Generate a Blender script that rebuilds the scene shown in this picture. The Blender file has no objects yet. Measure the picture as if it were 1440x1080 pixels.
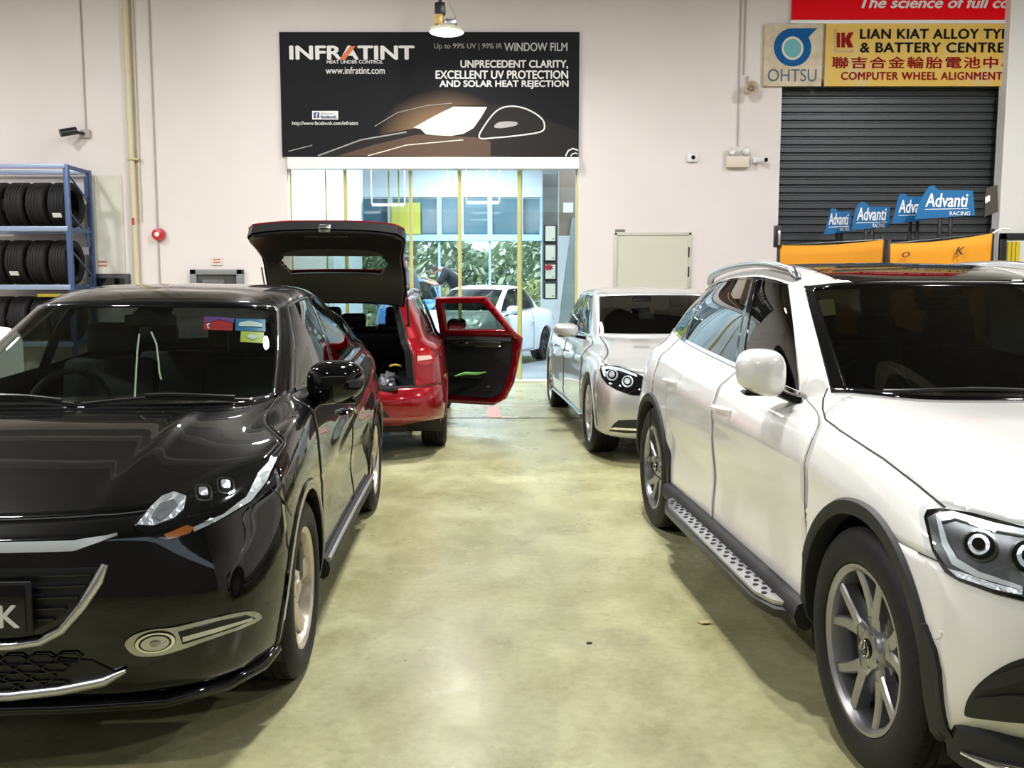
import bpy, bmesh, math, random
import numpy as np
from mathutils import Vector, Matrix
from mathutils.bvhtree import BVHTree
from mathutils.geometry import delaunay_2d_cdt
SC = bpy.context.scene
COL = SC.collection
PI = math.pi
R = math.radians
random.seed(7)

# ---------------------------------------------------------------- camera, world, exposure
CAM_H, PITCH, FPX = 1.47, 0.1046, 1290.0
cd = bpy.data.cameras.new('camera'); cam = bpy.data.objects.new('camera', cd); COL.objects.link(cam)
cam.location = (0, 0, CAM_H); cam.rotation_euler = (PI/2-PITCH, 0, 0)
cd.sensor_width = 36; cd.sensor_fit = 'HORIZONTAL'; cd.lens = FPX/1440*36; cd.clip_start = .05
SC.camera = cam
SC.view_settings.view_transform = 'Standard'; SC.view_settings.look = 'None'
SC.view_settings.gamma = 1; SC.view_settings.use_curve_mapping = False
SC.view_settings.exposure = 0.0
SC.cycles.max_bounces = 8; SC.cycles.transparent_max_bounces = 16
SC.cycles.sample_clamp_indirect = 6.0; SC.cycles.caustics_reflective = False
world = bpy.data.worlds.new('world'); SC.world = world; world.use_nodes = True
bg = world.node_tree.nodes['Background']; bg.inputs[0].default_value = (.80, .92, 1.0, 1); bg.inputs[1].default_value = 1.6
sun = bpy.data.objects.new('daylight_sun', bpy.data.lights.new('daylight_sun', 'SUN')); COL.objects.link(sun)
sun.data.energy = 5; sun.data.angle = R(4); sun.rotation_euler = (R(48), 0, R(-70)); sun.data.color = (1, .97, .9)
LAMP_SPOTS = [(-.868, 12.6, 4.84), (-8.2, 9.4, 6.25), (-6.4, 5.6, 6.25), (6.6, 9.2, 6.25), (7.4, 4.2, 6.25), (.7, 8.2, 6.25), (.4, 5.0, 6.25), (6.0, -1.0, 6.25), (-3.0, 11.8, 6.25), (-4.4, -.8, 6.25)]  # the pair behind the camera is added to brighten the white SUV
LAMP_W = [70, 240, 560, 320, 270, 400, 330, 170, 50, 210]
for (x, y, z), w in zip(LAMP_SPOTS, LAMP_W):       # the light of each high-bay lamp
    l = bpy.data.objects.new('high_bay_light', bpy.data.lights.new('high_bay_light', 'AREA')); COL.objects.link(l)
    l.data.shape = 'DISK'; l.data.size = .44; l.data.energy = w; l.data.color = (1, .98, .965); l.location = (x, y, z-.012)
WALL_Y = 14.3          # inner face of the back wall

def at(px, py, Y):     # a point of the picture at the distance Y of a known plane
    a = (px-720)/FPX; b = (540-py)/FPX
    c, s = math.cos(PITCH), math.sin(PITCH)
    d = Vector((a, c+b*s, -s+b*c))
    t = Y/d.y
    return Vector((d.x*t, Y, CAM_H+d.z*t))

# ---------------------------------------------------------------- materials
MATS = {}
def mat(name, col=(.5, .5, .5), rough=.5, metal=0, coat=0, emit=None, estr=1, spec=.5, noise=None, bump=0, sheen=0):
    if name in MATS: return MATS[name]
    m = bpy.data.materials.new(name); m.use_nodes = True; MATS[name] = m
    nt = m.node_tree; b = nt.nodes['Principled BSDF']
    b.inputs['Base Color'].default_value = (*col, 1); b.inputs['Roughness'].default_value = rough
    b.inputs['Metallic'].default_value = metal; b.inputs['Coat Weight'].default_value = coat
    b.inputs['Coat Roughness'].default_value = .02; b.inputs['Specular IOR Level'].default_value = spec
    if emit: b.inputs['Emission Color'].default_value = (*emit, 1); b.inputs['Emission Strength'].default_value = estr
    if noise or bump:
        tc = nt.nodes.new('ShaderNodeTexCoord'); n = nt.nodes.new('ShaderNodeTexNoise')
        sc, c2, lo, hi = noise if noise else (40, col, .4, .6)
        n.inputs['Scale'].default_value = sc; n.inputs['Detail'].default_value = 5
        nt.links.new(tc.outputs['Object'], n.inputs['Vector'])
        if noise:
            cr = nt.nodes.new('ShaderNodeValToRGB'); e = cr.color_ramp.elements
            e[0].position = lo; e[1].position = hi; e[0].color = (*col, 1); e[1].color = (*c2, 1)
            nt.links.new(n.outputs['Fac'], cr.inputs[0]); nt.links.new(cr.outputs[0], b.inputs['Base Color'])
        if bump:
            bp = nt.nodes.new('ShaderNodeBump'); bp.inputs['Strength'].default_value = bump; bp.inputs['Distance'].default_value = .01
            nt.links.new(n.outputs['Fac'], bp.inputs['Height']); nt.links.new(bp.outputs[0], b.inputs['Normal'])
    return m
def glass(name, tint, ior=1.5, refl=1.0, rough=0.0):
    if name in MATS: return MATS[name]
    m = bpy.data.materials.new(name); m.use_nodes = True; MATS[name] = m
    nt = m.node_tree; nt.nodes.remove(nt.nodes['Principled BSDF']); o = nt.nodes['Material Output']
    t = nt.nodes.new('ShaderNodeBsdfTransparent'); t.inputs[0].default_value = (*tint, 1)
    g = nt.nodes.new('ShaderNodeBsdfGlossy'); g.inputs['Roughness'].default_value = rough
    f = nt.nodes.new('ShaderNodeFresnel'); f.inputs[0].default_value = ior
    ge = nt.nodes.new('ShaderNodeNewGeometry'); mi = nt.nodes.new('ShaderNodeMapRange')      # same reflectance from both faces of the sheet
    mi.inputs[3].default_value = ior; mi.inputs[4].default_value = 1/ior
    nt.links.new(ge.outputs['Backfacing'], mi.inputs[0]); nt.links.new(mi.outputs[0], f.inputs[0])
    mu = nt.nodes.new('ShaderNodeMath'); mu.operation = 'MULTIPLY'; mu.inputs[1].default_value = refl; mu.use_clamp = True
    mx = nt.nodes.new('ShaderNodeMixShader')
    nt.links.new(f.outputs[0], mu.inputs[0]); nt.links.new(mu.outputs[0], mx.inputs[0])
    nt.links.new(t.outputs[0], mx.inputs[1]); nt.links.new(g.outputs[0], mx.inputs[2]); nt.links.new(mx.outputs[0], o.inputs[0])
    return m
M_black_paint = mat('black_paint', (.002, .002, .0025), .3, 0, 1, spec=.05)
M_white_paint = mat('white_paint', (.79, .785, .765), .22, 0, 1)
M_silver_paint = mat('silver_paint', (.50, .51, .50), .36, .55, 1)
M_red_paint = mat('red_paint', (.24, .002, .008), .25, .35, 1, spec=.2)
M_coupe_paint = mat('coupe_white_paint', (.72, .76, .80), .25, 0, 1)
M_blue_paint = mat('blue_paint', (.03, .22, .60), .25, 0, 1)
M_black_plastic = mat('black_plastic', (.006, .006, .0065), .5)
M_gloss_black = mat('gloss_black', (.004, .004, .0045), .08, 0, .3, spec=.3)
M_satin_black = mat('satin_black', (.010, .010, .0105), .35)
M_clad = mat('dark_cladding', (.010, .0105, .011), .6, bump=.06)
M_rubber = mat('tyre_rubber', (.007, .007, .0075), .62, noise=(60, (.013, .0125, .012), .35, .7), spec=.3)
M_chrome = mat('chrome', (.82, .82, .82), .09, 1)
M_satin_chrome = mat('satin_chrome', (.62, .63, .64), .28, 1)
M_alloy_grey = mat('alloy_grey', (.38, .38, .40), .28, .9)
M_alloy_warm = mat('alloy_warm', (.66, .60, .50), .3, .7)
M_alloy_silver = mat('alloy_silver', (.62, .62, .60), .28, .85)
M_steel = mat('steel', (.45, .45, .46), .3, 1, noise=(30, (.32, .32, .33), .4, .6))
M_trim_dark = mat('interior_trim', (.005, .005, .0055), .75)
M_seat = mat('seat_leather', (.008, .008, .0085), .55, bump=.05)
M_headliner = mat('headliner', (.20, .19, .18), .9)
M_seam = mat('panel_gap', (.004, .004, .004), .8)
M_lens = glass('clear_lens', (.93, .95, .96), 1.5)
M_amber = mat('amber_lens', (.55, .16, .02), .15, 0, .5)
M_redlens = mat('red_lens', (.30, .004, .006), .1, 0, 1)
M_chrome_bowl = mat('lamp_reflector', (.58, .59, .60), .34, 1, bump=.5)
M_glass_screen = glass('windscreen_glass', (.55, .62, .58), 1.5, 1.15)
M_glass_side = glass('side_glass', (.36, .40, .36), 1.5, 1.2)
M_glass_dark = glass('dark_tint_glass', (.16, .18, .18), 1.5, 1.25)
M_glass_black = glass('privacy_glass', (.05, .055, .055), 1.5, 1.3)

# ---------------------------------------------------------------- object helpers
def link_mesh(name, verts, faces, m, parent=None, smooth=35, mats=None, mi=None, doubles=0):
    me = bpy.data.meshes.new(name); me.from_pydata([tuple(v) for v in verts], [], faces)
    return finish(name, me, m, parent, smooth, mats, mi)
def finish(name, me, m, parent=None, smooth=35, mats=None, mi=None):
    for mm in (mats or ([m] if m else [])): me.materials.append(mm)
    if mi is not None: me.polygons.foreach_set('material_index', mi)
    if smooth:
        me.polygons.foreach_set('use_smooth', [True]*len(me.polygons)); me.set_sharp_from_angle(angle=R(smooth))
    me.update()
    o = bpy.data.objects.new(name, me); COL.objects.link(o)
    if parent: o.parent = parent
    return o
def bm_obj(name, bm, m, parent=None, smooth=35, mats=None):
    me = bpy.data.meshes.new(name); bm.to_mesh(me); bm.free()
    return finish(name, me, m, parent, smooth, mats)
def thing(name, label, cat, loc=(0, 0, 0), rotz=0, group=None):
    o = bpy.data.objects.new(name, None); COL.objects.link(o); o.empty_display_size = .2
    o.location = loc; o.rotation_euler = (0, 0, rotz); o['label'] = label; o['category'] = cat
    if group: o['group'] = group
    return o
def part(name, parent, loc=(0, 0, 0), rot=(0, 0, 0)):
    o = bpy.data.objects.new(name, None); COL.objects.link(o); o.empty_display_size = .1
    o.parent = parent; o.location = loc; o.rotation_euler = rot
    return o
def tag(o, label, cat, group=None, kind=None):
    o['label'] = label; o['category'] = cat
    if group: o['group'] = group
    if kind: o['kind'] = kind
    return o
def struct(o): o['kind'] = 'structure'; return o
def dup(root, loc=None, rotz=None, label=None, group=None):
    r = root.copy(); COL.objects.link(r)
    if loc is not None: r.location = loc
    if rotz is not None: r.rotation_euler = (0, 0, rotz)
    if label: r['label'] = label
    if group: r['group'] = group
    for ch in list(root.children):
        c = ch.copy(); COL.objects.link(c); c.parent = r
        for g in list(ch.children):
            d = g.copy(); COL.objects.link(d); d.parent = c
    return r
def dup_part(p, parent, loc, rot):
    r = p.copy(); COL.objects.link(r); r.parent = parent; r.location = loc; r.rotation_euler = rot
    for ch in list(p.children):
        c = ch.copy(); COL.objects.link(c); c.parent = r
    return r
class MB:   # collects shapes into one mesh
    def __init__(s): s.v = []; s.f = []
    def add(s, v, f):
        n = len(s.v); s.v += [Vector(p) for p in v]; s.f += [[i+n for i in q] for q in f]; return s
    def box(s, c, d, rot=None, bev=0):
        x, y, z = [k/2 for k in d]
        if bev:
            bm = bmesh.new(); bmesh.ops.create_cube(bm, size=1)
            bmesh.ops.scale(bm, vec=d, verts=bm.verts)
            bmesh.ops.bevel(bm, geom=bm.edges[:], offset=bev, segments=2, affect='EDGES', profile=.5)
            return s.bm(bm, Matrix.Translation(c) @ (rot.to_4x4() if rot else Matrix()))
        v = [Vector((a*x, b*y, e*z)) for a in (-1, 1) for b in (-1, 1) for e in (-1, 1)]
        if rot: v = [rot @ p for p in v]
        return s.add([p+Vector(c) for p in v], [(0, 1, 3, 2), (4, 6, 7, 5), (0, 4, 5, 1), (2, 3, 7, 6), (0, 2, 6, 4), (1, 5, 7, 3)])
    def bm(s, bm, mtx=Matrix()):
        bm.verts.index_update()
        s.add([mtx @ p.co for p in bm.verts], [[q.index for q in f.verts] for f in bm.faces]); bm.free(); return s
    def tube(s, pts, r, n=8, cap=True, flat=None):
        pts = [Vector(p) for p in pts]; k = len(pts); rr = r if isinstance(r, (list, tuple)) else [r]*k
        ring = []; prev = None
        for i, p in enumerate(pts):
            t = (pts[min(i+1, k-1)]-pts[max(i-1, 0)]).normalized()
            a = prev if prev is not None else (Vector((0, 0, 1)) if abs(t.z) < .9 else Vector((1, 0, 0)))
            a = (a-t*a.dot(t)).normalized(); prev = a; b = t.cross(a)
            fl = flat or 1
            ring.append([p+(a*math.cos(2*PI*j/n)*rr[i]*fl+b*math.sin(2*PI*j/n)*rr[i]) for j in range(n)])
        v = [q for g in ring for q in g]; f = []
        for i in range(k-1):
            for j in range(n):
                f.append((i*n+j, i*n+(j+1) % n, (i+1)*n+(j+1) % n, (i+1)*n+j))
        if cap: f += [tuple(range(n-1, -1, -1)), tuple(range((k-1)*n, k*n))]
        return s.add(v, f)
    def cyl(s, a, b, r, n=20): return s.tube([a, b], r, n)
    def lathe(s, prof, n=32, axis='y', c=(0, 0, 0), close=False):   # prof: (radius, along axis)
        v = []; f = []; k = len(prof)
        for i in range(n):
            a = 2*PI*i/n
            for r, t in prof:
                p = {'y': (r*math.cos(a), t, r*math.sin(a)), 'z': (r*math.cos(a), r*math.sin(a), t), 'x': (t, r*math.cos(a), r*math.sin(a))}[axis]
                v.append(Vector(p)+Vector(c))
        kk = k if close else k-1
        for i in range(n):
            for j in range(kk):
                q = (i*k+j, i*k+(j+1) % k, ((i+1) % n)*k+(j+1) % k, ((i+1) % n)*k+j)
                f.append(q if axis != 'y' else q[::-1])
        return s.add(v, f)
    def prism(s, poly, fn0, fn1):   # polygon swept between two maps of 2D to 3D
        n = len(poly)
        return s.add([fn0(*p) for p in poly]+[fn1(*p) for p in poly],
                     [tuple(range(n-1, -1, -1)), tuple(range(n, 2*n))]+[(i, (i+1) % n, n+(i+1) % n, n+i) for i in range(n)])
    def sphere(s, c, r, n=16, sc=(1, 1, 1)):
        bm = bmesh.new(); bmesh.ops.create_uvsphere(bm, u_segments=n, v_segments=n//2+2, radius=r)
        return s.bm(bm, Matrix.Translation(c) @ Matrix.Diagonal((*sc, 1)))
    def build(s, name, m, parent=None, smooth=35, mats=None): return link_mesh(name, s.v, s.f, m, parent, smooth, mats)
def fixn(o):    # outward normals
    bm = bmesh.new(); bm.from_mesh(o.data); bmesh.ops.recalc_face_normals(bm, faces=bm.faces); bm.to_mesh(o.data); bm.free(); return o
def roundrect(w, h, r, n=5, cx=0, cy=0):
    out = []
    for (sx, sy, a0) in ((1, -1, -90), (1, 1, 0), (-1, 1, 90), (-1, -1, 180)):
        for i in range(n+1):
            a = R(a0+90*i/n); out.append((cx+sx*(w/2-r)+r*math.cos(a), cy+sy*(h/2-r)+r*math.sin(a)))
    return out
def text(name, s, m, parent, w=None, h=None, loc=(0, 0, 0), rot=(PI/2, 0, 0), depth=.002, bold=0, shear=0, align='c', size=1, space=1, mtx=None):
    cu = bpy.data.curves.new('t', 'FONT'); cu.body = s; cu.extrude = 0; cu.shear = shear; cu.size = size; cu.space_character = space
    o = bpy.data.objects.new('t', cu); COL.objects.link(o)
    bpy.context.view_layer.update()
    me = bpy.data.meshes.new_from_object(o.evaluated_get(bpy.context.evaluated_depsgraph_get()))
    bpy.data.objects.remove(o); bpy.data.curves.remove(cu)
    if bold:                       # heavier strokes: the outline laid four times, slightly shifted
        c0 = np.empty(len(me.vertices)*3); me.vertices.foreach_get('co', c0); c0 = c0.reshape(-1, 3); F0 = [list(q.vertices) for q in me.polygons]; V = []; F = []
        for dx, dy in ((-1, 0), (1, 0), (0, -.7), (0, .7)):
            k = len(V); V += [(x+dx*bold, y+dy*bold, len(V)/len(c0)*.0006) for x, y, _ in c0]; F += [[i+k for i in q] for q in F0]
        bpy.data.meshes.remove(me); me = bpy.data.meshes.new('t'); me.from_pydata(V, [], F)
    co = np.empty(len(me.vertices)*3); me.vertices.foreach_get('co', co); co = co.reshape(-1, 3)
    lo, hi = co.min(0), co.max(0); d = hi-lo
    sx = w/d[0] if w else None; sy = h/d[1] if h else sx
    if sx is None: sx = sy
    co -= lo; co[:, 0] *= sx; co[:, 1] *= sy; co[:, 2] -= co[:, 2].min()
    ww, hh = d[0]*sx, d[1]*sy
    co[:, 0] -= {'c': ww/2, 'l': 0, 'r': ww}[align]; co[:, 1] -= hh/2
    me.vertices.foreach_set('co', co.ravel())
    bm = bmesh.new(); bm.from_mesh(me)
    r = bmesh.ops.extrude_face_region(bm, geom=bm.faces[:])
    bmesh.ops.translate(bm, vec=(0, 0, depth), verts=[g for g in r['geom'] if isinstance(g, bmesh.types.BMVert)])
    bm.to_mesh(me); bm.free(); me.materials.clear()
    o = finish(name, me, m, parent, 0)
    if mtx is not None: o.matrix_local = mtx
    else: o.location = loc; o.rotation_euler = rot
    return o
# ---------------------------------------------------------------- car body: a net of rings (floor upwards) and columns (nose to tail)
def pchip(P, h, sym0=False, sym1=False, brk=()):
    """tangents (in, out) along axis 0 for control points P (n,m,3), spacings h (n-1)"""
    n = len(P); d = (P[1:]-P[:-1])/h[:, None, None]
    mi = np.zeros_like(P); mo = np.zeros_like(P)
    for i in range(n):
        if i == 0 or i == n-1:
            s = d[0] if i == 0 else d[-1]
            m = s.copy()
            if (i == 0 and sym0) or (i == n-1 and sym1): m[..., 0] = 0; m[..., 2] = 0
            mi[i] = mo[i] = m
        elif i in brk: mi[i] = d[i-1]; mo[i] = d[i]
        else:
            a, b = d[i-1], d[i]; h0, h1 = h[i-1], h[i]
            cr = (a*h1+b*h0)/(h0+h1)                      # catmull-rom
            lim = 3*np.minimum(np.abs(a), np.abs(b))
            m = np.where(a*b > 0, np.sign(cr)*np.minimum(np.abs(cr), lim), cr*.25)
            mi[i] = mo[i] = m
    return mi, mo
def spline(P, h, params, sym0=False, sym1=False, brk=()):
    mi, mo = pchip(P, h, sym0, sym1, brk); out = []
    for t in params:
        i = min(int(t), len(P)-2); s = t-i
        a = 2*s**3-3*s*s+1; b = s**3-2*s*s+s; c = -2*s**3+3*s*s; e = s**3-s*s
        out.append(a*P[i]+b*h[i]*mo[i]+c*P[i+1]+e*h[i]*mi[i+1])
    return np.array(out)
class Net:
    def __init__(s, rings, brk=(), extra_v=(), extra_u=(), step=.04, sculpt=None, smooth=3):
        P = np.array([np.array(r, float).T if len(r) == 3 else np.array(r, float) for r in rings])   # (rings, cols, 3)
        s.P = P; nr, nc = P.shape[:2]
        hu = np.linalg.norm(P[:, 1:]-P[:, :-1], axis=2).mean(0)+1e-4
        hv = np.linalg.norm(P[1:]-P[:-1], axis=2).mean(1)+1e-4
        def params(n, h, ex, st):
            out = set()
            for i in range(n-1):
                k = max(2, int(math.ceil(h[i]/st)))
                for q in range(k): out.add(round(i+q/k, 4))
            out.add(float(n-1))
            for e in ex:
                near = [o for o in out if abs(o-e) < .04 and o != int(o)]
                for o in near: out.discard(o)
                out.add(round(e, 4))
            return sorted(out)
        s.U = params(nc, hu, extra_u, step); s.V = params(nr, hv, extra_v, step)
        A = spline(P, hv, s.V, brk=brk)                    # dense rings
        G = spline(np.swapaxes(A, 0, 1), hu, s.U, True, True)
        G = np.swapaxes(G, 0, 1).copy(); s.hu, s.hv = hu, hv
        fixed = {i for i, v in enumerate(s.V) if v in brk or v in (0, nr-1)}
        for _ in range(smooth):
            H = G.copy()
            H[:, 1:-1] = .5*G[:, 1:-1]+.25*(G[:, 2:]+G[:, :-2])
            K = H.copy()
            for i in range(1, len(s.V)-1):
                if i not in fixed: K[i] = .5*H[i]+.25*(H[i-1]+H[i+1])
            G = K
        G[:, 0, 1] = 0; G[:, -1, 1] = 0; G[-1, :, 1] = 0
        if sculpt: G = sculpt(G)
        s.G = G
        n, m = G.shape[:2]
        s.verts = G.reshape(-1, 3)
        s.faces = []; s.key = []
        for i in range(n-1):
            for j in range(m-1):
                s.faces.append((i*m+j, i*m+j+1, (i+1)*m+j+1, (i+1)*m+j))
                s.key.append(((s.V[i]+s.V[i+1])/2, (s.U[j]+s.U[j+1])/2))
        s.bvh = BVHTree.FromPolygons([tuple(v) for v in s.verts], s.faces)
    def pt(s, v, u):
        i = np.interp(v, s.V, range(len(s.V))); j = np.interp(u, s.U, range(len(s.U)))
        i0, j0 = min(int(i), len(s.V)-2), min(int(j), len(s.U)-2); a, b = i-i0, j-j0
        g = s.G
        return Vector((1-a)*((1-b)*g[i0, j0]+b*g[i0, j0+1])+a*((1-b)*g[i0+1, j0]+b*g[i0+1, j0+1]))
    root = None; vis = 1
    def seen(s, root, side, pts):
        """picture points on the body -> (ring, column); side +1 for the car's left half, -1 for its right"""
        mi = (Matrix.Translation(root.location) @ root.rotation_euler.to_matrix().to_4x4()).inverted(); out = []
        m = len(s.U)
        for px, py in pts:
            o = mi @ Vector((0, 0, CAM_H)); d = (mi @ at(px, py, 3)-o).normalized()
            if side < 0: o.y *= -1; d.y *= -1
            p, n, i, _ = s.bvh.ray_cast(o, d)
            if p is None:
                best = None
                for t in np.linspace(1, 12, 400):
                    q = s.bvh.find_nearest(o+d*t)
                    if best is None or q[3] < best[3]: best = q
                p, n, i, _ = best
            a, b = divmod(i, m-1); g = s.G
            p = np.array(p); p0 = g[a, b]; eu = (g[a, b+1]-p0+g[a+1, b+1]-g[a+1, b])/2; ev = (g[a+1, b]-p0+g[a+1, b+1]-g[a, b+1])/2
            A = np.array([ev, eu]).T; k = np.linalg.lstsq(A, p-p0, rcond=None)[0]
            out.append((s.V[a]+(s.V[a+1]-s.V[a])*min(max(k[0], 0), 1), s.U[b]+(s.U[b+1]-s.U[b])*min(max(k[1], 0), 1)))
        return out
    def nrm(s, v, u):
        e = .02
        du = s.pt(v, min(u+e, s.U[-1]))-s.pt(v, max(u-e, 0)); dv = s.pt(min(v+e, s.V[-1]), u)-s.pt(max(v-e, 0), u)
        return du.cross(dv).normalized()
    def hit(s, axis, a, b):
        """nearest outside surface point: 'y' side (x,z), 'f' front (y,z), 'r' rear (y,z), 't' top (x,y)"""
        fl = 1
        if axis == 'uv': return s.pt(a, b), s.nrm(a, b)
        if axis == 'px':
            v, u = s.seen(s.root, s.vis, [(a, b)])[0]; return s.pt(v, u), s.nrm(v, u)
        if axis == 'y': o, d = Vector((a, 3, b)), Vector((0, -1, 0))
        elif axis == 'f': fl = -1 if a < 0 else 1; o, d = Vector((4, abs(a), b)), Vector((-1, 0, 0))
        elif axis == 'r': fl = -1 if a < 0 else 1; o, d = Vector((-9, abs(a), b)), Vector((1, 0, 0))
        else: fl = -1 if b < 0 else 1; o, d = Vector((a, abs(b), 4)), Vector((0, 0, -1))
        p, n, i, _ = s.bvh.ray_cast(o, d)
        if p is None: p, n, i, _ = s.bvh.find_nearest(o+d*(o-Vector((o.x if axis in 'yt' else 0, 0, o.z if axis != 't' else 0))).length*.72)
        if n.dot(d) > 0: n = -n
        p = p.copy(); n = n.copy()
        if fl < 0: p.y *= -1; n.y *= -1
        return p, n
def clip_faces(bm, faces, poly, ax):
    """cut bm along a convex polygon seen along axis ax ('y': x,z) and return the faces inside"""
    area = sum(poly[i][0]*poly[(i+1) % len(poly)][1]-poly[(i+1) % len(poly)][0]*poly[i][1] for i in range(len(poly)))
    if area < 0: poly = poly[::-1]
    k = (0, 2) if ax == 'y' else (1, 2) if ax == 'x' else (0, 1)
    S = list(faces)
    for i in range(len(poly)):
        a, b = poly[i], poly[(i+1) % len(poly)]
        no = Vector((0, 0, 0)); no[k[0]] = b[1]-a[1]; no[k[1]] = -(b[0]-a[0])
        if no.length < 1e-9: continue
        no.normalize(); co = Vector((0, 0, 0)); co[k[0]] = a[0]; co[k[1]] = a[1]
        vs = {v for f in S for v in f.verts}; es = {e for f in S for e in f.edges}
        r = bmesh.ops.bisect_plane(bm, geom=list(vs)+list(es)+S, dist=1e-5, plane_co=co, plane_no=no)
        fs = {g for g in r['geom'] if isinstance(g, bmesh.types.BMFace)} | {f for f in S if f.is_valid}
        S = [f for f in fs if (f.calc_center_median()-co).dot(no) < 0]
    return S
def mirror_merge(v, f, both=True):
    n = len(v); V = [tuple(p) for p in v]; F = [list(q) for q in f]
    idx = []
    for i, p in enumerate(V[:n]):
        if abs(p[1]) < 1e-4: idx.append(i)
        else: idx.append(len(V)); V.append((p[0], -p[1], p[2]))
    F += [[idx[i] for i in reversed(q)] for q in f]
    return V, F
def flip(v, f): return [(p[0], -p[1], p[2]) for p in v], [list(reversed(q)) for q in f]
class Car:
    def __init__(s, root, net, paint):
        s.root, s.net, s.paint = root, net, paint; net.root = root
        s.bm = bmesh.new(); L = s.bm.faces.layers.int.new('id')
        vs = [s.bm.verts.new(tuple(p)) for p in net.verts]
        s.L = L; s.kv = s.bm.faces.layers.float.new('kv'); s.ku = s.bm.faces.layers.float.new('ku')
        for q, k in zip(net.faces, net.key):
            try: f = s.bm.faces.new([vs[i] for i in q])
            except ValueError: continue
            f[s.kv], f[s.ku] = k
        s.seams = MB()
    def take(s, faces):
        faces = [f for f in faces if f.is_valid]; m = {}; v = []; F = []
        for f in faces:
            q = []
            for x in f.verts:
                if x not in m: m[x] = len(v); v.append(x.co.copy())
                q.append(m[x])
            F.append(q)
        bmesh.ops.delete(s.bm, geom=faces, context='FACES')
        return v, F
    def region(s, v0, v1, u0, u1): return [f for f in s.bm.faces if v0 < f[s.kv] < v1 and u0 < f[s.ku] < u1]
    def cut(s, poly, ax='y', cond=None, vmin=-1):
        k = {'y': (0, 2), 'x': (1, 2), 'z': (0, 1)}[ax]
        lo = [min(p[i] for p in poly)-.1 for i in (0, 1)]; hi = [max(p[i] for p in poly)+.1 for i in (0, 1)]
        fs = [f for f in s.bm.faces if all(lo[i] < f.calc_center_median()[k[i]] < hi[i] for i in (0, 1)) and f[s.kv] > vmin and (cond is None or cond(f.calc_center_median()))]
        return s.take(clip_faces(s.bm, fs, poly, ax))
    def arch(s, xc, zc, r, flat=1.0):
        poly = [(xc+r*math.cos(a), zc+r*flat*math.sin(a)) for a in np.linspace(-.12, PI+.12, 40)]
        poly += [(xc-r*1.0, -.2), (xc+r*1.0, -.2)]
        s.cut(poly, 'y', lambda c: c.y > .3)
    def panel(s, name, vf, mode='merge', m=None, inner=None, thick=.010, label=None, sides=(1, -1), smooth=35):
        v, f = vf
        if not f: return []
        out = []
        sets = [mirror_merge(v, f)] if mode == 'merge' else [((v, f) if sg > 0 else flip(v, f)) for sg in sides]
        for V, F in sets:
            o = link_mesh(name, V, F, None, s.root, smooth, [m or s.paint, inner or M_trim_dark])
            if thick:
                md = o.modifiers.new('s', 'SOLIDIFY'); md.thickness = thick; md.offset = -1; md.material_offset = 1; md.material_offset_rim = 1
            out.append(o)
        return out
    def rest(s, name='body', thick=.010):
        f = list(s.bm.faces); v = s.take(f); return s.panel(name, v, 'merge', thick=thick)
    # things laid on the surface
    def patch(s, name, poly, ax, m, off=.003, thick=.004, res=.02, mode='pair', parent=None, sides=(1, -1), smooth=40, depth=None):
        V, F = s.patch_mesh(poly, ax, off, thick, res, depth)
        out = []
        sets = [(V, F)] if mode == 'one' else [((V, F) if sg > 0 else flip(V, F)) for sg in sides]
        for a, b in sets: out.append(link_mesh(name, a, b, m, parent or s.root, smooth))
        return out
    def patch_mesh(s, poly, ax, off, thick, res=.02, depth=None):
        B = []
        for i in range(len(poly)):
            a, b = Vector(poly[i]), Vector(poly[(i+1) % len(poly)]); k = max(1, int((b-a).length/res))
            B += [a+(b-a)*j/k for j in range(k)]
        lo = [min(p[i] for p in B) for i in (0, 1)]; hi = [max(p[i] for p in B) for i in (0, 1)]
        pts = list(B); 
        def inside(p):
            c = False; n = len(B)
            for i in range(n):
                a, b = B[i], B[i-1]
                if (a[1] > p[1]) != (b[1] > p[1]) and p[0] < (b[0]-a[0])*(p[1]-a[1])/(b[1]-a[1])+a[0]: c = not c
            return c
        y = lo[1]+res*.5
        while y < hi[1]:
            x = lo[0]+res*.5
            while x < hi[0]:
                p = Vector((x, y))
                if inside(p) and min((p-q).length for q in B) > res*.45: pts.append(p)
                x += res
            y += res
        r = delaunay_2d_cdt(pts, [], [list(range(len(B)))], 1, 1e-6)
        P2, F = r[0], [list(q) for q in r[2]]
        top = []; bot = []
        for p in P2:
            q, n = s.net.hit(ax, p[0], p[1])
            top.append(q+n*off); bot.append(q+n*(off-thick))
        # orientation
        f0 = F[0]; nn = (top[f0[1]]-top[f0[0]]).cross(top[f0[2]]-top[f0[0]])
        _, n0 = s.net.hit(ax, *P2[f0[0]])
        if nn.dot(n0) < 0: F = [q[::-1] for q in F]
        cnt = {}
        for q in F:
            for i in range(len(q)):
                a, b = q[i], q[(i+1) % len(q)]
                cnt[(a, b)] = cnt.get((a, b), 0)+1
        edge = [(a, b) for (a, b) in cnt if (b, a) not in cnt]
        n = len(top)
        FF = F+[[i+n for i in q[::-1]] for q in F]+[[b, a, a+n, b+n] for a, b in edge]
        return top+bot, FF
    def path(s, pts, ax, off=0, res=.02):
        out = []; ns = []
        for i in range(len(pts)-1):
            a, b = Vector(pts[i]), Vector(pts[i+1]); k = max(1, int((b-a).length/res))
            for j in range(k+(i == len(pts)-2)):
                p = a+(b-a)*j/k; q, n = s.net.hit(ax, *p); out.append(q+n*off); ns.append(n)
        return out, ns
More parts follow.
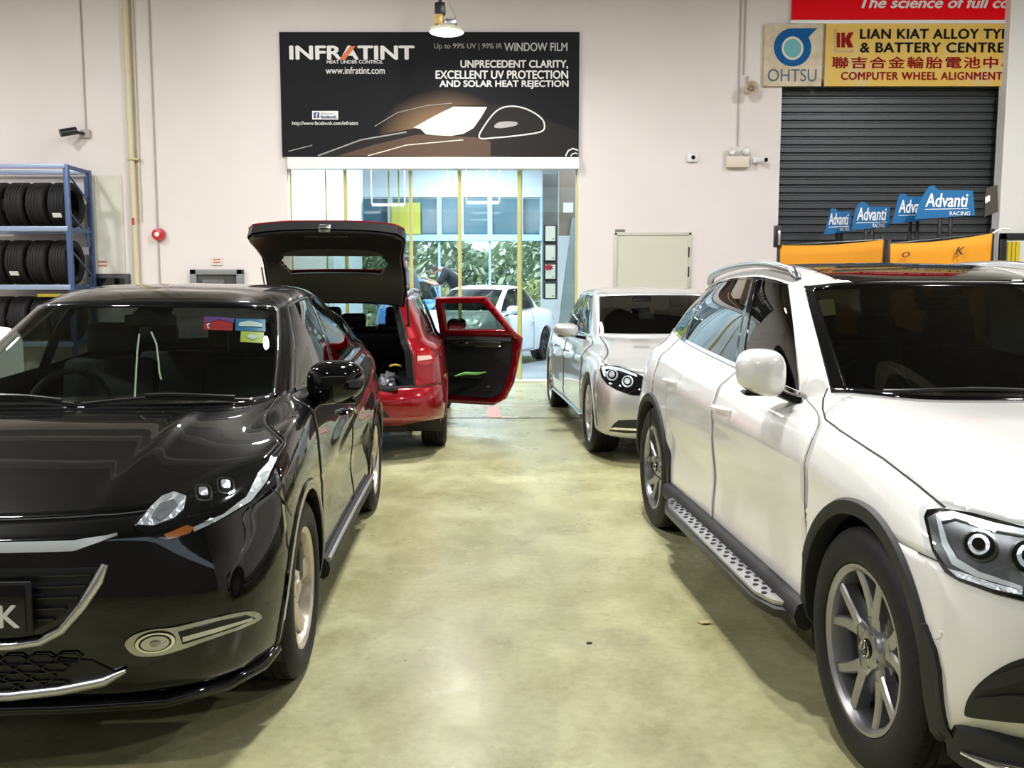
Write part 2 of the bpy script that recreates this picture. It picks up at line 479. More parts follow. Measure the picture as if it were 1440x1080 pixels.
    def ribbon(s, P, N, w, up=.0012):
        v = []; f = []
        for i, (p, n) in enumerate(zip(P, N)):
            t = (P[min(i+1, len(P)-1)]-P[max(i-1, 0)]).normalized(); b = t.cross(n).normalized()*w/2
            v += [p+n*up-b, p+n*up+b, p-n*.004+b, p-n*.004-b]
        for i in range(len(P)-1):
            a = i*4; c = a+4
            f += [(a, c, c+1, a+1), (a+1, c+1, c+2, a+2), (a+3, a, c, c+3)[::-1]]
        return v, f
    def seam(s, pts, ax, w=.005):
        P, N = s.path(pts, ax); v, f = s.ribbon(P, N, w); s.seams.add(v, [q for q in f]); v, f = flip(v, f); s.seams.add(v, f)
    def seam_uv(s, uv, w=.005, k=14):
        P = []; N = []
        for (v0, u0), (v1, u1) in zip(uv[:-1], uv[1:]):
            k = max(6, int(12*(abs(v1-v0)+abs(u1-u0))))
            for j in range(k+1): P.append(s.net.pt(v0+(v1-v0)*j/k, u0+(u1-u0)*j/k)); N.append(s.net.nrm(v0+(v1-v0)*j/k, u0+(u1-u0)*j/k))
        v, f = s.ribbon(P, N, w); s.seams.add(v, f); v, f = flip(v, f); s.seams.add(v, f)
    def seam_px(s, pts, w=.005):
        P, N = s.path(pts, 'px', res=5); v, f = s.ribbon(P, N, w); s.seams.add(v, f); v, f = flip(v, f); s.seams.add(v, f)
        return P
    def strip_uv(s, name, uv, w, m, up=.004, mode='pair', k=14, sides=(1, -1)):
        P = []; N = []
        for (v0, u0), (v1, u1) in zip(uv[:-1], uv[1:]):
            k = max(6, int(12*(abs(v1-v0)+abs(u1-u0))))
            for j in range(k+1): P.append(s.net.pt(v0+(v1-v0)*j/k, u0+(u1-u0)*j/k)); N.append(s.net.nrm(v0+(v1-v0)*j/k, u0+(u1-u0)*j/k))
        v, f = s.ribbon(P, N, w, up)
        return [link_mesh(name, *((v, f) if sg > 0 else flip(v, f)), m, s.root) for sg in sides]
    def liner(s, xc, zc, r, yo, yi=.45, sides=(1, -1)):
        A = np.linspace(-.35, PI+.35, 36); v = []; f = []
        for a in A:
            for y in (yo, yi): v.append((xc+r*math.cos(a), y, zc+r*math.sin(a)))
        n = len(A)
        for i in range(n-1): f.append((2*i, 2*i+1, 2*i+3, 2*i+2))
        v.append((xc, yi, zc-.1)); f += [(2*i+1, 2*n, 2*i+3) for i in range(n-1)]
        for sg in sides: link_mesh('wheel_arch_liner', *((v, f) if sg > 0 else flip(v, f)), M_black_plastic, s.root)
    def lip(s, name, xc, zc, r, w, out, m, a0=-.2, a1=PI+.2, depth=.06, sides=(1, -1)):
        """flared lip round the wheel arch that follows the body side"""
        rows = []
        for a in np.linspace(a0, a1, 48):
            row = []
            for k, (rr, oo) in enumerate(((r+w, .0015), (r+w*.85, out), (r+.008, out), (r, out-.004), (r-.004, out-depth))):
                x, z = xc+rr*math.cos(a), zc+rr*math.sin(a)
                xq, zq = xc+max(rr, r+.012)*math.cos(a), zc+max(rr, r+.012)*math.sin(a)
                p, n = s.net.hit('y', xq, max(zq, s.zmin))
                row.append((x, p.y+oo, z))
            rows.append(row)
        v = [p for q in rows for p in q]; f = []
        for i in range(len(rows)-1):
            for k in range(4):
                f.append((i*5+k, i*5+k+1, (i+1)*5+k+1, (i+1)*5+k))
        for sg in sides: fixn(link_mesh(name, *((v, f) if sg > 0 else flip(v, f)), m, s.root))
    zmin = .26

def loop(pts, k=5):     # smooth closed outline through points
    n = len(pts); out = []
    for i in range(n):
        p0, p1, p2, p3 = [Vector(pts[(i+j) % n]) for j in (-1, 0, 1, 2)]
        for j in range(k):
            t = j/k; out.append(tuple(.5*(2*p1+(p2-p0)*t+(2*p0-5*p1+4*p2-p3)*t*t+(3*p1-p0-3*p2+p3)*t**3)))
    return out
# ---------------------------------------------------------------- wheels
def tyre_mesh(D, rim, w, groove=True, n=72):
    ro = D/2; ri = rim/2; h = ro-ri; b = w/2
    half = [(ri-.004, b*.62), (ri+.002, b*.80), (ri+.012, b*.93), (ri+h*.25, b*1.0), (ri+h*.5, b*1.02), (ri+h*.72, b*.98), (ri+h*.88, b*.90), (ri+h*.965, b*.80), (ro-.001, b*.70)]
    tread = []
    if groove:
        for g in (.46, .16, -.16, -.46):
            tread += [(ro, b*g+.007), (ro-.007, b*g+.005), (ro-.007, b*g-.005), (ro, b*g-.007)]
    prof = half+tread+[(r, -t) for r, t in reversed(half)]
    m = MB().lathe(prof, n)
    if groove:   # shoulder sipes
        k = 60
        for i in range(k):
            a = 2*PI*i/k
            for sg in (1, -1):
                rot = Matrix.Rotation(-a, 3, 'Y')
                m.box(rot @ Vector((ro-.0052, sg*b*.64, 0)), (.011, b*.17, .022), rot=rot)
    return m
def wheel(style, D, rim, w, alloy, cap=None):
    """wheel facing +y in its own frame, as empty > tyre, rim, brake_disc, hub_cap"""
    e = bpy.data.objects.new('wheel', None); COL.objects.link(e); e.empty_display_size = .1
    tyre_mesh(D, rim, w).build('tyre', M_rubber, e, 30)
    b = w/2; ri = rim/2
    m = MB().lathe([(ri+.004, b*.86), (ri+.006, b*.90), (ri-.004, b*.90), (ri-.016, b*.82), (ri-.022, b*.6), (ri-.028, -b*.8), (ri-.015, -b*.9)], 64)
    yf = b*.80
    def arm(p0, p1, w0, w1, y0, y1, t0=.030, t1=.045, bend=0):   # tapered spoke in the x,z plane
        p0, p1 = Vector(p0), Vector(p1); d = (p1-p0).normalized(); nn = Vector((-d.y, d.x)); rows = []
        K = 8
        for i in range(K+1):
            s = i/K; c = p0+(p1-p0)*s+nn*bend*math.sin(PI*s); ww = w0+(w1-w0)*s; y = y0+(y1-y0)*(s**1.6); tt = t0+(t1-t0)*s
            rows.append([(c+nn*ww*.5*k, yy) for k, yy in ((-1.15, y-tt), (-1, y-.006), (-.72, y), (.72, y), (1, y-.006), (1.15, y-tt))])
        v = [Vector((q[0].x, q[1], q[0].y)) for r_ in rows for q in r_]; f = []
        for i in range(K):
            for j in range(6): f.append((i*6+j, i*6+(j+1) % 6, (i+1)*6+(j+1) % 6, (i+1)*6+j))
        f += [tuple(range(6)), tuple(range(K*6, K*6+6))]
        m.add(v, f)
    P = lambda r, a: (r*math.cos(R(a)), r*math.sin(R(a)))
    if style == 'y5':
        for k in range(5):
            a = 90+72*k
            arm(P(.030, a), P(.128, a), .072, .066, yf-.030, yf-.020, .03, .04)
            for sg in (1, -1): arm(P(.100, a+sg*5), P(ri-.006, a+sg*18), .044, .032, yf-.022, yf-.002, .04, .05, -sg*.006)
    elif style == 'twist5':
        for k in range(5):
            a = 90+72*k
            arm(P(.03, a-14), P(ri-.006, a+10), .060, .085, yf-.035, yf-.004, .03, .04, .014)
            arm(P(.06, a+22), P(ri-.006, a+32), .020, .016, yf-.045, yf-.018, .02, .03, .01)
    elif style == 'multi':
        for k in range(15):
            a = 90+24*k; arm(P(.05, a), P(ri-.004, a), .022, .026, yf-.022, yf-.004, .03, .035)
    else:
        for k in range(5):
            a = 90+72*k
            for sg in (1, -1): arm(P(.04, a+sg*10), P(ri-.004, a+sg*11), .032, .034, yf-.03, yf-.006, .03, .04)
    m.lathe([(.0, yf-.012), (.05, yf-.012), (.062, yf-.018), (.078, yf-.045), (.085, yf-.08)], 40)
    fixn(m.build('rim', alloy, e, 32))
    c = MB().lathe([(0, yf-.004), (.024, yf-.004), (.030, yf-.008), (.031, yf-.014)], 32)
    c.build('hub_cap', M_gloss_black if cap else alloy, e)
    if cap == 'star':
        s_ = MB()
        for k in range(3):
            a = R(90+120*k); r0 = .003
            tip = (.0225*math.cos(a), .0225*math.sin(a)); l = (r0*math.cos(a+PI/2)-0, r0*math.sin(a+PI/2)); rr = (-l[0], -l[1])
            s_.add([(tip[0], yf-.002, tip[1]), (l[0], yf-.003, l[1]), (rr[0], yf-.003, rr[1]), (0, yf+.001, 0)], [(0, 1, 3), (0, 3, 2)])
        s_.lathe([(.0225, yf-.0035), (.0245, yf-.001), (.0265, yf-.0035)], 32)
        fixn(s_.build('emblem', M_chrome, e))
    nuts = MB()
    for k in range(5):
        a = R(90+36+72*k); p = Vector((.055*math.cos(a), 0, .055*math.sin(a)))
        nuts.tube([p+Vector((0, yf-.05, 0)), p+Vector((0, yf-.012, 0))], .009, 6)
    nuts.build('lug_nut', M_steel, e)
    MB().lathe([(.05, b*.25), (ri*.76, b*.25), (ri*.76, b*.10), (.05, b*.10)], 48).lathe([(.05, b*.42), (.10, b*.40), (.10, b*.2)], 32).build('brake_disc', M_steel, e)
    MB().box((-.12, b*.25, .06), (.07, .08, .15), bev=.01).build('brake_caliper', M_satin_black, e)
    MB().lathe([(.0, -b*.5), (ri-.03, -b*.5)], 32).build('inner_cover', M_black_plastic, e)
    return e
def place_wheels(root, w0, wb, yo, hz, w, steer=0):
    first = True
    for x in (0, -wb):
        for sg in (1, -1):
            rot = (0, 0, (0 if sg > 0 else PI)+(steer if x == 0 else 0)); loc = (x, sg*(yo-w/2), hz)
            if first: w0.parent = root; w0.location = loc; w0.rotation_euler = rot; first = False
            else: dup_part(w0, root, loc, rot)
# ---------------------------------------------------------------- cabin
def seat(root, x, y, z, head=True, recl=12, m=None, back_h=.60, w=.48):
    e = part('seat', root, (x, y, z))
    MB().box((0, 0, .09), (.50, w, .16), bev=.05).build('seat_cushion', m or M_seat, e)
    rot = Matrix.Rotation(R(-recl), 3, 'Y')
    MB().box(Vector((-.24, 0, .12))+rot @ Vector((0, 0, back_h/2)), (.13, w, back_h), rot, .05).build('seat_back', m or M_seat, e)
    if head: MB().box(Vector((-.24, 0, .12))+rot @ Vector((.01, 0, back_h+.10)), (.09, .26, .17), rot, .04).build('headrest', m or M_seat, e)
    return e
def cabin(root, W, xd, zd, xs, xr, zs, yd=.36, driver=-1, wheel_x=None, floor_z=.28, seat_m=None):
    """dash, seats, steering wheel; driver=-1: right-hand drive (car's right is -y)"""
    MB().box(((xd+xr)/2-.1, 0, floor_z), (abs(xr-xd)+1.0, W*1.75, .03)).build('cabin_floor', M_trim_dark, root)
    m = MB(); prof = [(xd+.28, zd-.06), (xd+.05, zd+.0), (xd-.15, zd-.01), (xd-.26, zd-.07), (xd-.22, zd-.25), (xd-.05, zd-.45), (xd+.3, zd-.45)]
    y1 = W*.84
    m.prism(prof, lambda x, z: (x, -y1, z), lambda x, z: (x, y1, z)); fixn(m.build('dashboard', M_trim_dark, root))
    for y in (yd, -yd): seat(root, xs, y, zs, m=seat_m)
    e = part('rear_bench', root, (xr, 0, zs+.02))
    MB().box((0, 0, .09), (.5, W*1.5, .16), bev=.05).build('seat_cushion', seat_m or M_seat, e)
    rot = Matrix.Rotation(R(-20), 3, 'Y')
    MB().box(Vector((-.24, 0, .40)), (.13, W*1.5, .56), rot, .05).build('seat_back', seat_m or M_seat, e)
    h = MB()
    for y in (-.42, 0, .42): h.box((-.35, y, .76), (.09, .24, .14), rot, .04)
    h.build('headrests', seat_m or M_seat, e)
    sw = part('steering_wheel', root, (xd-.36, driver*yd, zd-.06), (0, R(65), 0))
    t = MB(); pts = [(.18*math.cos(a), .18*math.sin(a), 0) for a in np.linspace(0, 2*PI, 33)]
    t.tube(pts, .016, 8, False).box((0, 0, .01), (.11, .12, .04), bev=.015).box((0, .09, 0), (.05, .14, .02)).box((0, -.09, 0), (.05, .14, .02)).box((.1, 0, 0), (.14, .05, .02))
    t.build('steering_rim', M_satin_black, sw)
def mirror(root, x, y, z, w, h, d, m, sides=(1, -1), rotz=0, cap=None, lower=True):
    """door mirror: shell, glass, arm"""
    out = []
    for sg in sides:
        e = part('door_mirror', root, (x, sg*y, z), (0, 0, sg*rotz))
        prof = [(.0, .0), (.55, .02), (.85, .18), (.98, .55), (.92, .9), (.6, 1.0), (.1, .92), (-.05, .5)]
        bm = bmesh.new(); bmesh.ops.create_uvsphere(bm, u_segments=28, v_segments=18, radius=1)
        for v in bm.verts:
            c = v.co; f = lambda t, p: math.copysign(abs(t)**p, t)
            yy = f(c.y, .72); zz = f(c.z, .72); xx = f(c.x, .8)
            tz = 1+.10*yy*sg                                   # taller inboard end
            xf = xx*d*(.75 if xx > 0 else .35)*(1-.25*abs(yy))
            v.co = Vector((xf, yy*w/2, zz*h/2*(1-.12*yy*sg)+(.012*yy*sg)))
        MB().bm(bm).build('mirror_shell', m, e, 60)
        MB().prism(roundrect(w*.80, h*.74, .03), lambda a, b: (-d*.36, a, b), lambda a, b: (-d*.30, a, b)).build('mirror_glass', M_chrome, e)
        ar = MB().tube([(.0, -sg*w*.30, -h*.42), (.01, -sg*w*.5, -h*.52), (.02, -sg*w*.80, -h*.62)], [.035, .032, .04], 10, flat=.5)
        if lower: ar.box((0, 0, -h*.46), (d*.6, w*.7, h*.10), bev=.012)
        ar.build('mirror_arm', M_gloss_black, e)
        out.append(e)
    return out
def handles(car, pts, m=None, ln=.20):
    for x, z in pts:
        for sg in (1, -1):
            h = MB(); P = []; 
            for t in np.linspace(-1, 1, 9):
                p, n = car.net.hit('y', x+t*ln/2, z+.004*t); P.append(p+n*(.004+.030*(1-t**4)))
            h.tube(P, [.008]+[.013]*7+[.008], 8, flat=1.0)
            v, f = h.v, h.f
            o = link_mesh('door_handle', *((v, f) if sg > 0 else flip(v, f)), m or car.paint, car.root)
# ================================================================ black compact crossover
def sides(front, mids, rear): return list(front)+list(mids)+list(rear)
def build_crossover():
    root = thing('crossover_car', 'glossy black compact crossover with a door mirror and windscreen stickers, parked nose out', 'car', (-1.654, 3.363, 0), R(-87.5))
    X0 = [.36, 0, -.40, -.95, -1.5, -2.1, -2.61, -2.98]
    rings = [
     ([.74, .73, .66, .54, .44]+X0+[-3.22, -3.36, -3.39], [0, .30, .54, .68, .74, .77, .78, .78, .78, .78, .78, .78, .76, .66, .38, 0], [.25]*5+[.24]*7+[.27]*4),
     ([.795, .785, .725, .60, .47]+X0+[-3.27, -3.42, -3.45], [0, .32, .58, .74, .80, .835, .845, .84, .83, .83, .835, .84, .83, .72, .40, 0], [.265, .265, .255, .245, .24, .24, .24, .235, .23, .23, .235, .25, .28, .32, .33, .33]),
     ([.83, .82, .765, .65, .50]+X0+[-3.27, -3.43, -3.47], [0, .34, .60, .775, .84, .865, .872, .868, .868, .868, .87, .872, .86, .74, .4, 0], [.36]*16),
     ([.84, .83, .765, .66, .50]+X0+[-3.27, -3.43, -3.47], [0, .35, .62, .79, .855, .88, .886, .872, .866, .866, .876, .886, .87, .75, .4, 0], [.53]*16),
     ([.81, .80, .73, .61, .46]+X0+[-3.26, -3.40, -3.44], [0, .35, .60, .77, .845, .875, .886, .868, .858, .862, .876, .888, .865, .74, .4, 0], [.71]*16),
     ([.735, .725, .665, .53, .40, .30, -.02, -.40, -.95, -1.5, -2.1, -2.61, -2.98, -3.20, -3.33, -3.36], [0, .33, .56, .72, .79, .815, .835, .835, .83, .832, .828, .82, .79, .69, .38, 0],
      [.785, .79, .80, .835, .865, .89, .945, .965, .965, .975, 1.0, 1.02, 1.03, 1.04, 1.05, 1.05]),
     ([.50, .49, .44, .34, .24, .16, -.12, -.42, -.95, -1.5, -2.1, -2.61, -2.97, -3.17, -3.30, -3.33], [0, .30, .50, .63, .70, .73, .765, .795, .80, .802, .80, .79, .765, .67, .37, 0],
      [.868, .872, .88, .90, .918, .93, .965, .985, .985, 1.0, 1.03, 1.055, 1.06, 1.06, 1.07, 1.07]),
     ([.15, .145, .12, .06, -.02, -.09, -.28, -.47, -.96, -1.5, -2.1, -2.61, -2.95, -3.15, -3.28, -3.31], [0, .28, .46, .57, .635, .665, .71, .75, .775, .788, .797, .785, .75, .65, .36, 0],
      [.955, .955, .955, .955, .957, .96, .98, .998, 1.0, 1.02, 1.055, 1.085, 1.09, 1.08, 1.09, 1.09]),
     ([-.20, -.205, -.23, -.29, -.36, -.42, -.49, -.55, -.98, -1.5, -2.1, -2.56, -2.90, -3.12, -3.26, -3.29], [0, .27, .45, .57, .635, .67, .695, .72, .755, .765, .77, .745, .71, .63, .35, 0],
      [1.0, 1.0, 1.0, 1.0, 1.005, 1.01, 1.015, 1.015, 1.018, 1.04, 1.08, 1.12, 1.13, 1.10, 1.10, 1.10]),
     ([-.56, -.565, -.59, -.64, -.70, -.745, -.80, -.86, -1.12, -1.57, -2.1, -2.52, -2.83, -3.02, -3.12, -3.14], [0, .26, .43, .54, .595, .625, .65, .67, .695, .70, .695, .66, .63, .55, .32, 0],
      [1.215, 1.215, 1.212, 1.208, 1.205, 1.205, 1.205, 1.207, 1.225, 1.25, 1.27, 1.275, 1.26, 1.25, 1.25, 1.25]),
     ([-.93, -.935, -.95, -.985, -1.02, -1.05, -1.09, -1.14, -1.30, -1.65, -2.1, -2.46, -2.72, -2.84, -2.90, -2.92], [0, .25, .40, .49, .535, .56, .58, .592, .605, .612, .60, .57, .54, .46, .27, 0],
      [1.405, 1.404, 1.40, 1.393, 1.386, 1.382, 1.382, 1.386, 1.41, 1.428, 1.41, 1.36, 1.34, 1.37, 1.385, 1.39]),
     ([-1.05, -1.055, -1.07, -1.09, -1.12, -1.14, -1.18, -1.22, -1.36, -1.66, -2.1, -2.44, -2.66, -2.74, -2.80, -2.82], [0, .22, .35, .43, .47, .49, .505, .515, .525, .53, .52, .495, .47, .40, .23, 0],
      [1.435, 1.434, 1.432, 1.43, 1.428, 1.428, 1.432, 1.438, 1.455, 1.475, 1.462, 1.42, 1.40, 1.41, 1.415, 1.415]),
     ([-1.2, -1.2, -1.2, -1.21, -1.22, -1.24, -1.28, -1.32, -1.45, -1.68, -2.05, -2.35, -2.5, -2.6, -2.65, -2.66], [0]*16,
      [1.462, 1.462, 1.462, 1.463, 1.464, 1.466, 1.472, 1.478, 1.488, 1.495, 1.482, 1.455, 1.44, 1.43, 1.425, 1.425])]
    def sculpt(G):
        x, y, z = G[..., 0], G[..., 1], G[..., 2]
        # two raised bonnet ridges
        m = (x < .74) & (x > -.25) & (z > .77) & (z < 1.02)
        yc = np.interp(x, [-.25, .3, .74], [.42, .41, .39])
        z += np.where(m, .010*np.exp(-((y-yc)/.024)**2)*np.clip((.74-x)/.2, 0, 1)*np.clip((x+.25)/.2, 0, 1), 0)
        # rising swage line on the doors
        zl = np.interp(x, [-3, -2.4, -.6, .1], [.98, .92, .70, .60])
        y += np.where((z > .4) & (z < 1.05) & (y > .7), .016*np.exp(-((z-zl)/.05)**2)*np.clip((-.45-x)/.5, 0, 1), 0)
        y -= np.where((z > .3) & (z < .8) & (y > .7) & (x < -.45) & (x > -2.2), .022*np.exp(-((z-.50)/.12)**2), 0)
        return G
    net = Net(rings, brk=(8, 10), extra_v=(1.3, 4.5, 8.12, 9.9), extra_u=(7.2, 8.88, 9.1, 10.95, 5.5), sculpt=sculpt, step=.03)
    c = Car(root, net, M_black_paint); S = lambda pts: net.seen(root, 1, pts); net.vis = 1
    c.arch(0, .334, .385); c.arch(-2.61, .334, .385)
    c.panel('windscreen', c.take(c.region(8.12, 9.9, 0, 5)), m=M_glass_screen, thick=0)
    c.panel('front_side_window', c.take(c.region(8.12, 9.9, 7.2, 8.88)), 'pair', M_glass_side, thick=0)
    c.panel('rear_side_window', c.take(c.region(8.12, 9.9, 9.1, 10.95)), 'pair', M_glass_dark, thick=0)
    c.panel('rear_window', c.take(c.region(8.12, 9.9, 12.7, 15)), m=M_glass_black, thick=0)
    c.panel('bonnet', c.take(c.region(5, 8, 0, 5.5)), 'merge')
    c.panel('front_door', c.take(c.region(1.3, 8, 7, 9)), 'pair')
    c.panel('rear_door', c.take(c.region(1.3, 8, 9, 11)), 'pair')
    c.panel('front_bumper', c.take(c.region(0, 5, 0, 5)), 'merge')
    c.panel('tailgate', c.take(c.region(3, 8.12, 12.7, 15)), 'merge')
    c.rest()
    for u in (7, 9, 11): c.seam_uv([(1.3, u), (8, u)], .004)
    c.seam_uv([(1.3, 7), (1.3, 11)]); c.seam_uv([(5, 0), (5, 5.5)], .006); c.seam_uv([(5, 5.5), (8, 5.5)], .005)
    c.seam_px([(377, 684), (390, 694), (402, 708), (410, 726)], .004)
    c.seams.build('panel_seams', M_seam, root)
    for x in (0, -2.61):
        c.liner(x, .334, .40, .85); c.lip('wheel_arch_lip', x, .334, .374, .042, .008, M_black_paint)
    c.strip_uv('window_trim', [(8.06, 7.2), (8.06, 11)], .016, M_gloss_black)
    # black sill with chrome strip
    for sg in (1, -1):
        P = [net.hit('y', x, .30)[0] for x in np.linspace(-.42, -2.2, 20)]
        m = MB().tube([(p.x, sg*(p.y+.004), .275) for p in P], .03, 8, flat=1.6); m.build('sill_moulding', M_clad, root)
        m = MB().tube([(p.x, sg*(p.y+.028), .315) for p in P], .011, 8); m.build('sill_chrome_strip', M_satin_chrome, root)
    # headlamp
    out = ([(188, 742), (232, 704), (292, 672), (340, 652), (386, 641), (392, 648), (376, 680), (352, 708), (300, 736), (250, 757), (232, 760), (208, 754)])
    H = c.patch('headlamp', out, 'px', M_gloss_black, .004, .03, 6)
    def on(nm, pts, m, off, th=.004, res=4):
        V, F = c.patch_mesh(pts, 'px', off, th, res)
        for h, (a, b) in zip(H, ((V, F), flip(V, F))): link_mesh(nm, a, b, m, h)
    on('reflector_bowl', [(192, 740), (212, 715), (228, 700), (245, 694), (262, 700), (258, 718), (245, 730), (215, 741)], M_chrome_bowl, .008)
    on('reflector_core', [(214, 728), (226, 712), (244, 706), (250, 714), (240, 724), (226, 734)], M_steel, .013)
    for (x, y) in ((286, 696), (317, 686)):
        q = [(x+12.5*math.copysign(abs(math.cos(a))**.6, math.cos(a))+.15*11*math.sin(a), y+11.5*math.copysign(abs(math.sin(a))**.6, math.sin(a))) for a in np.linspace(0, 2*PI, 20, endpoint=False)]
        on('projector_ring', q, M_chrome, .010, .006)
        on('projector_bezel', [(x+(a-x)*.80, y+(b-y)*.80) for a, b in q], M_gloss_black, .012)
        on('projector_lens', [(x+(a-x)*.5, y+(b-y)*.5) for a, b in q], M_chrome_bowl, .016)
    on('daylight_strip', [(270, 742), (312, 724), (345, 700), (362, 668), (382, 646), (388, 646), (372, 680), (350, 706), (302, 734), (272, 748)], mat('ribbed_lens', (.50, .51, .50), .3, .6, bump=.8), .010)
    on('indicator_lens', [(230, 752), (262, 739), (272, 742), (266, 750), (236, 759)], M_amber, .010)
    V, F = c.patch_mesh(out, 'px', .022, .003, 6)
    for h, (a, b) in zip(H, ((V, F), flip(V, F))): link_mesh('lamp_lens', a, b, M_lens, h)
    # grille, chrome wing, lower grille (front view, half polygons to the centre line)
    def half(nm, poly, m, off=.004, th=.02, res=.025):
        full = [(y, z) for y, z in poly]+[(-y, z) for y, z in reversed(poly) if y > 1e-6]
        return c.patch(nm, full, 'f', m, off, th, res, 'one')[0]
    def F2(pts):
        o = []
        for v, u in S(pts): p = net.pt(v, u); o.append((p.y, p.z))
        return o
    g = F2([(140, 797), (125, 830), (85, 868), (40, 890)])
    zt = g[0][1]+.003
    gr = half('grille', [(0, zt+.004)]+g+[(0, g[-1][1]-.012)], M_black_plastic, .006)
    sl = MB()
    for k in range(6):
        z = g[-1][1]+(zt-g[-1][1])*(k+.4)/6
        ym = np.interp(z, [q[1] for q in reversed(g)], [q[0] for q in reversed(g)])-.01
        P = [net.hit('f', y, z)[0]+Vector((.012, 0, 0)) for y in np.linspace(-ym, ym, 31)]
        sl.tube(P, .008, 6, flat=.6)
    sl.build('grille_slats', M_satin_black, gr)
    P, N = [], []
    for y in np.linspace(-1, 1, 61):
        pass
    bar = F2([(165, 754), (105, 772), (50, 776)]); yb = bar[0][0]; zb0 = bar[0][1]; y1, z1 = bar[1]
    half('chrome_wing', [(0, z1+.022), (y1, z1+.022), (yb, zb0+.004), (yb, zb0), (y1, z1-.006), (0, z1-.006)], mat('bright_satin_chrome', (.85, .85, .84), .30, .9), .016, .016)
    sm = F2([(150, 792), (140, 815), (118, 850), (90, 884), (60, 900), (20, 906)])
    pts = [(y, z) for y, z in sm]+[(0, sm[-1][1]-.002)]; P = []
    for (y, z) in pts: P.append(net.hit('f', y, z)[0]+Vector((.012, 0, 0)))
    P = P+[Vector((p.x, -p.y, p.z)) for p in reversed(P[:-1])]
    MB().tube(P, [.010, .016]+[.014]*(len(P)-4)+[.016, .010], 10, flat=1.1).build('grille_chrome_surround', M_satin_chrome, root, 60)
    lg = F2([(165, 945), (130, 928), (60, 922), (0, 922)]); lb = F2([(170, 950), (100, 965), (0, 972)])
    lgr = half('lower_grille', [(0, lg[2][1])]+[lg[2], lg[1], lg[0], lb[1]]+[(0, lb[1][1])], M_black_plastic, .006)
    hx = MB(); z0, z1_ = lb[1][1], lg[2][1]; k = 0
    for zz in np.arange(z0+.012, z1_-.004, .028):
        k += 1
        for y in np.arange(-.56, .56, .075):
            yy = y+(.0375 if k % 2 else 0)
            if abs(yy) > np.interp(zz, [z0, z1_], [lb[1][0], lg[1][0]])-.03: continue
            q = [net.hit('f', yy+a, zz+b)[0]+Vector((.010, 0, 0)) for a, b in ((-.036, 0), (-.02, .013), (.02, .013), (.036, 0), (.02, -.013), (-.02, -.013), (-.036, 0))]
            hx.tube(q, .0035, 5, False)
    hx.build('grille_mesh', M_gloss_black, lgr)
    P = []
    for (y, z) in [(a, b) for a, b in F2([(180, 940), (150, 955), (90, 967), (20, 975)])]: P.append(net.hit('f', y, z)[0]+Vector((.015, 0, 0)))
    P.append(net.hit('f', 0, P[-1].z-.001)[0]+Vector((.015, 0, 0)))
    P = P+[Vector((p.x, -p.y, p.z)) for p in reversed(P[:-1])]
    MB().tube(P, [.006]+[.016]*(len(P)-2)+[.006], 10).build('bumper_silver_lip', M_satin_chrome, root, 60)
    P = [Vector((x-.02, y-.02, z)) for x, y, z in ((.40, .84, .25), (.50, .82, .235), (.62, .74, .225), (.72, .58, .22), (.78, .34, .235), (.79, 0, .235))]
    P = P+[Vector((p.x, -p.y, p.z)) for p in reversed(P[:-1])]
    MB().tube(P, .035, 10, flat=.7).build('bumper_apron', M_black_paint, root, 60)
    # fog lamp in chrome teardrop
    q = loop([(176, 905), (188, 892), (215, 884), (245, 881), (300, 868), (345, 859), (362, 862), (364, 870), (340, 882), (300, 896), (252, 913), (220, 921), (190, 920)], 3)
    c.patch('fog_lamp_bezel', q, 'px', mat('dark_chrome', (.42, .43, .44), .12, 1), .008, .02, 5)
    q = [(250, 888), (300, 874), (345, 864), (356, 868), (330, 880), (290, 893), (256, 904)]; c.patch('fog_lamp_recess', q, 'px', M_gloss_black, .013, .01, 5)
    q = [(256, 893), (300, 881), (350, 867), (350, 870), (300, 887), (256, 900)]; c.patch('fog_lamp_blade', q, 'px', M_satin_chrome, .016, .006, 5)
    E_ = lambda k: [(218+29*k*math.cos(a), 901-(14.5*k*math.sin(a))-.12*29*k*math.cos(a)) for a in np.linspace(0, 2*PI, 26, endpoint=False)]
    FL = c.patch('fog_lamp', E_(1), 'px', M_gloss_black, .014, .01, 5)
    for nm, k, m_, of in (('fog_ring', .95, M_chrome, .018), ('fog_bezel', .78, M_gloss_black, .020), ('fog_bowl', .68, M_chrome_bowl, .022), ('fog_bulb', .26, M_steel, .027)):
        V, F = c.patch_mesh(E_(k), 'px', of, .004, 4)
        for f_, (a, b) in zip(FL, ((V, F), flip(V, F))): link_mesh(nm, a, b, m_, f_)
    # number plate
    pl = MB().box((.875, 0, .572), (.012, .50, .135), bev=.004).build('number_plate', M_gloss_black, root)
    pf = MB().box((.871, 0, .572), (.012, .53, .155), bev=.004).build('plate_holder', M_black_plastic, root)
    mp = mat('plate_white', (.75, .75, .75), .4)
    text('plate_letter', 'K', mp, pl, h=.066, loc=(.882, .205, .553), rot=(PI/2, 0, PI/2), bold=.025)
    # mirrors, handles, wipers
    mirror(root, -.66, .90, 1.055, .255, .19, .17, M_gloss_black, rotz=.12)
    handles(c, [(-1.32, .83)], M_black_paint)
    w = MB()
    for y0, y1, dx in ((.60, -.02, .0), (-.05, -.62, .0)):
        P = []
        for t in np.linspace(0, 1, 14):
            y = y0+(y1-y0)*t; vv = 8.16+.16*t*(1-t); uu = None
            p = net.hit('f', y, 1.005+.02*math.sin(PI*t))[0]; P.append(p+Vector((.012, 0, .012)))
        w.tube(P, .007, 6).tube([p+Vector((.012, 0, .012)) for p in P[1:9]], .008, 6)
    w.build('wipers', M_satin_black, root)
    P, N = [], []
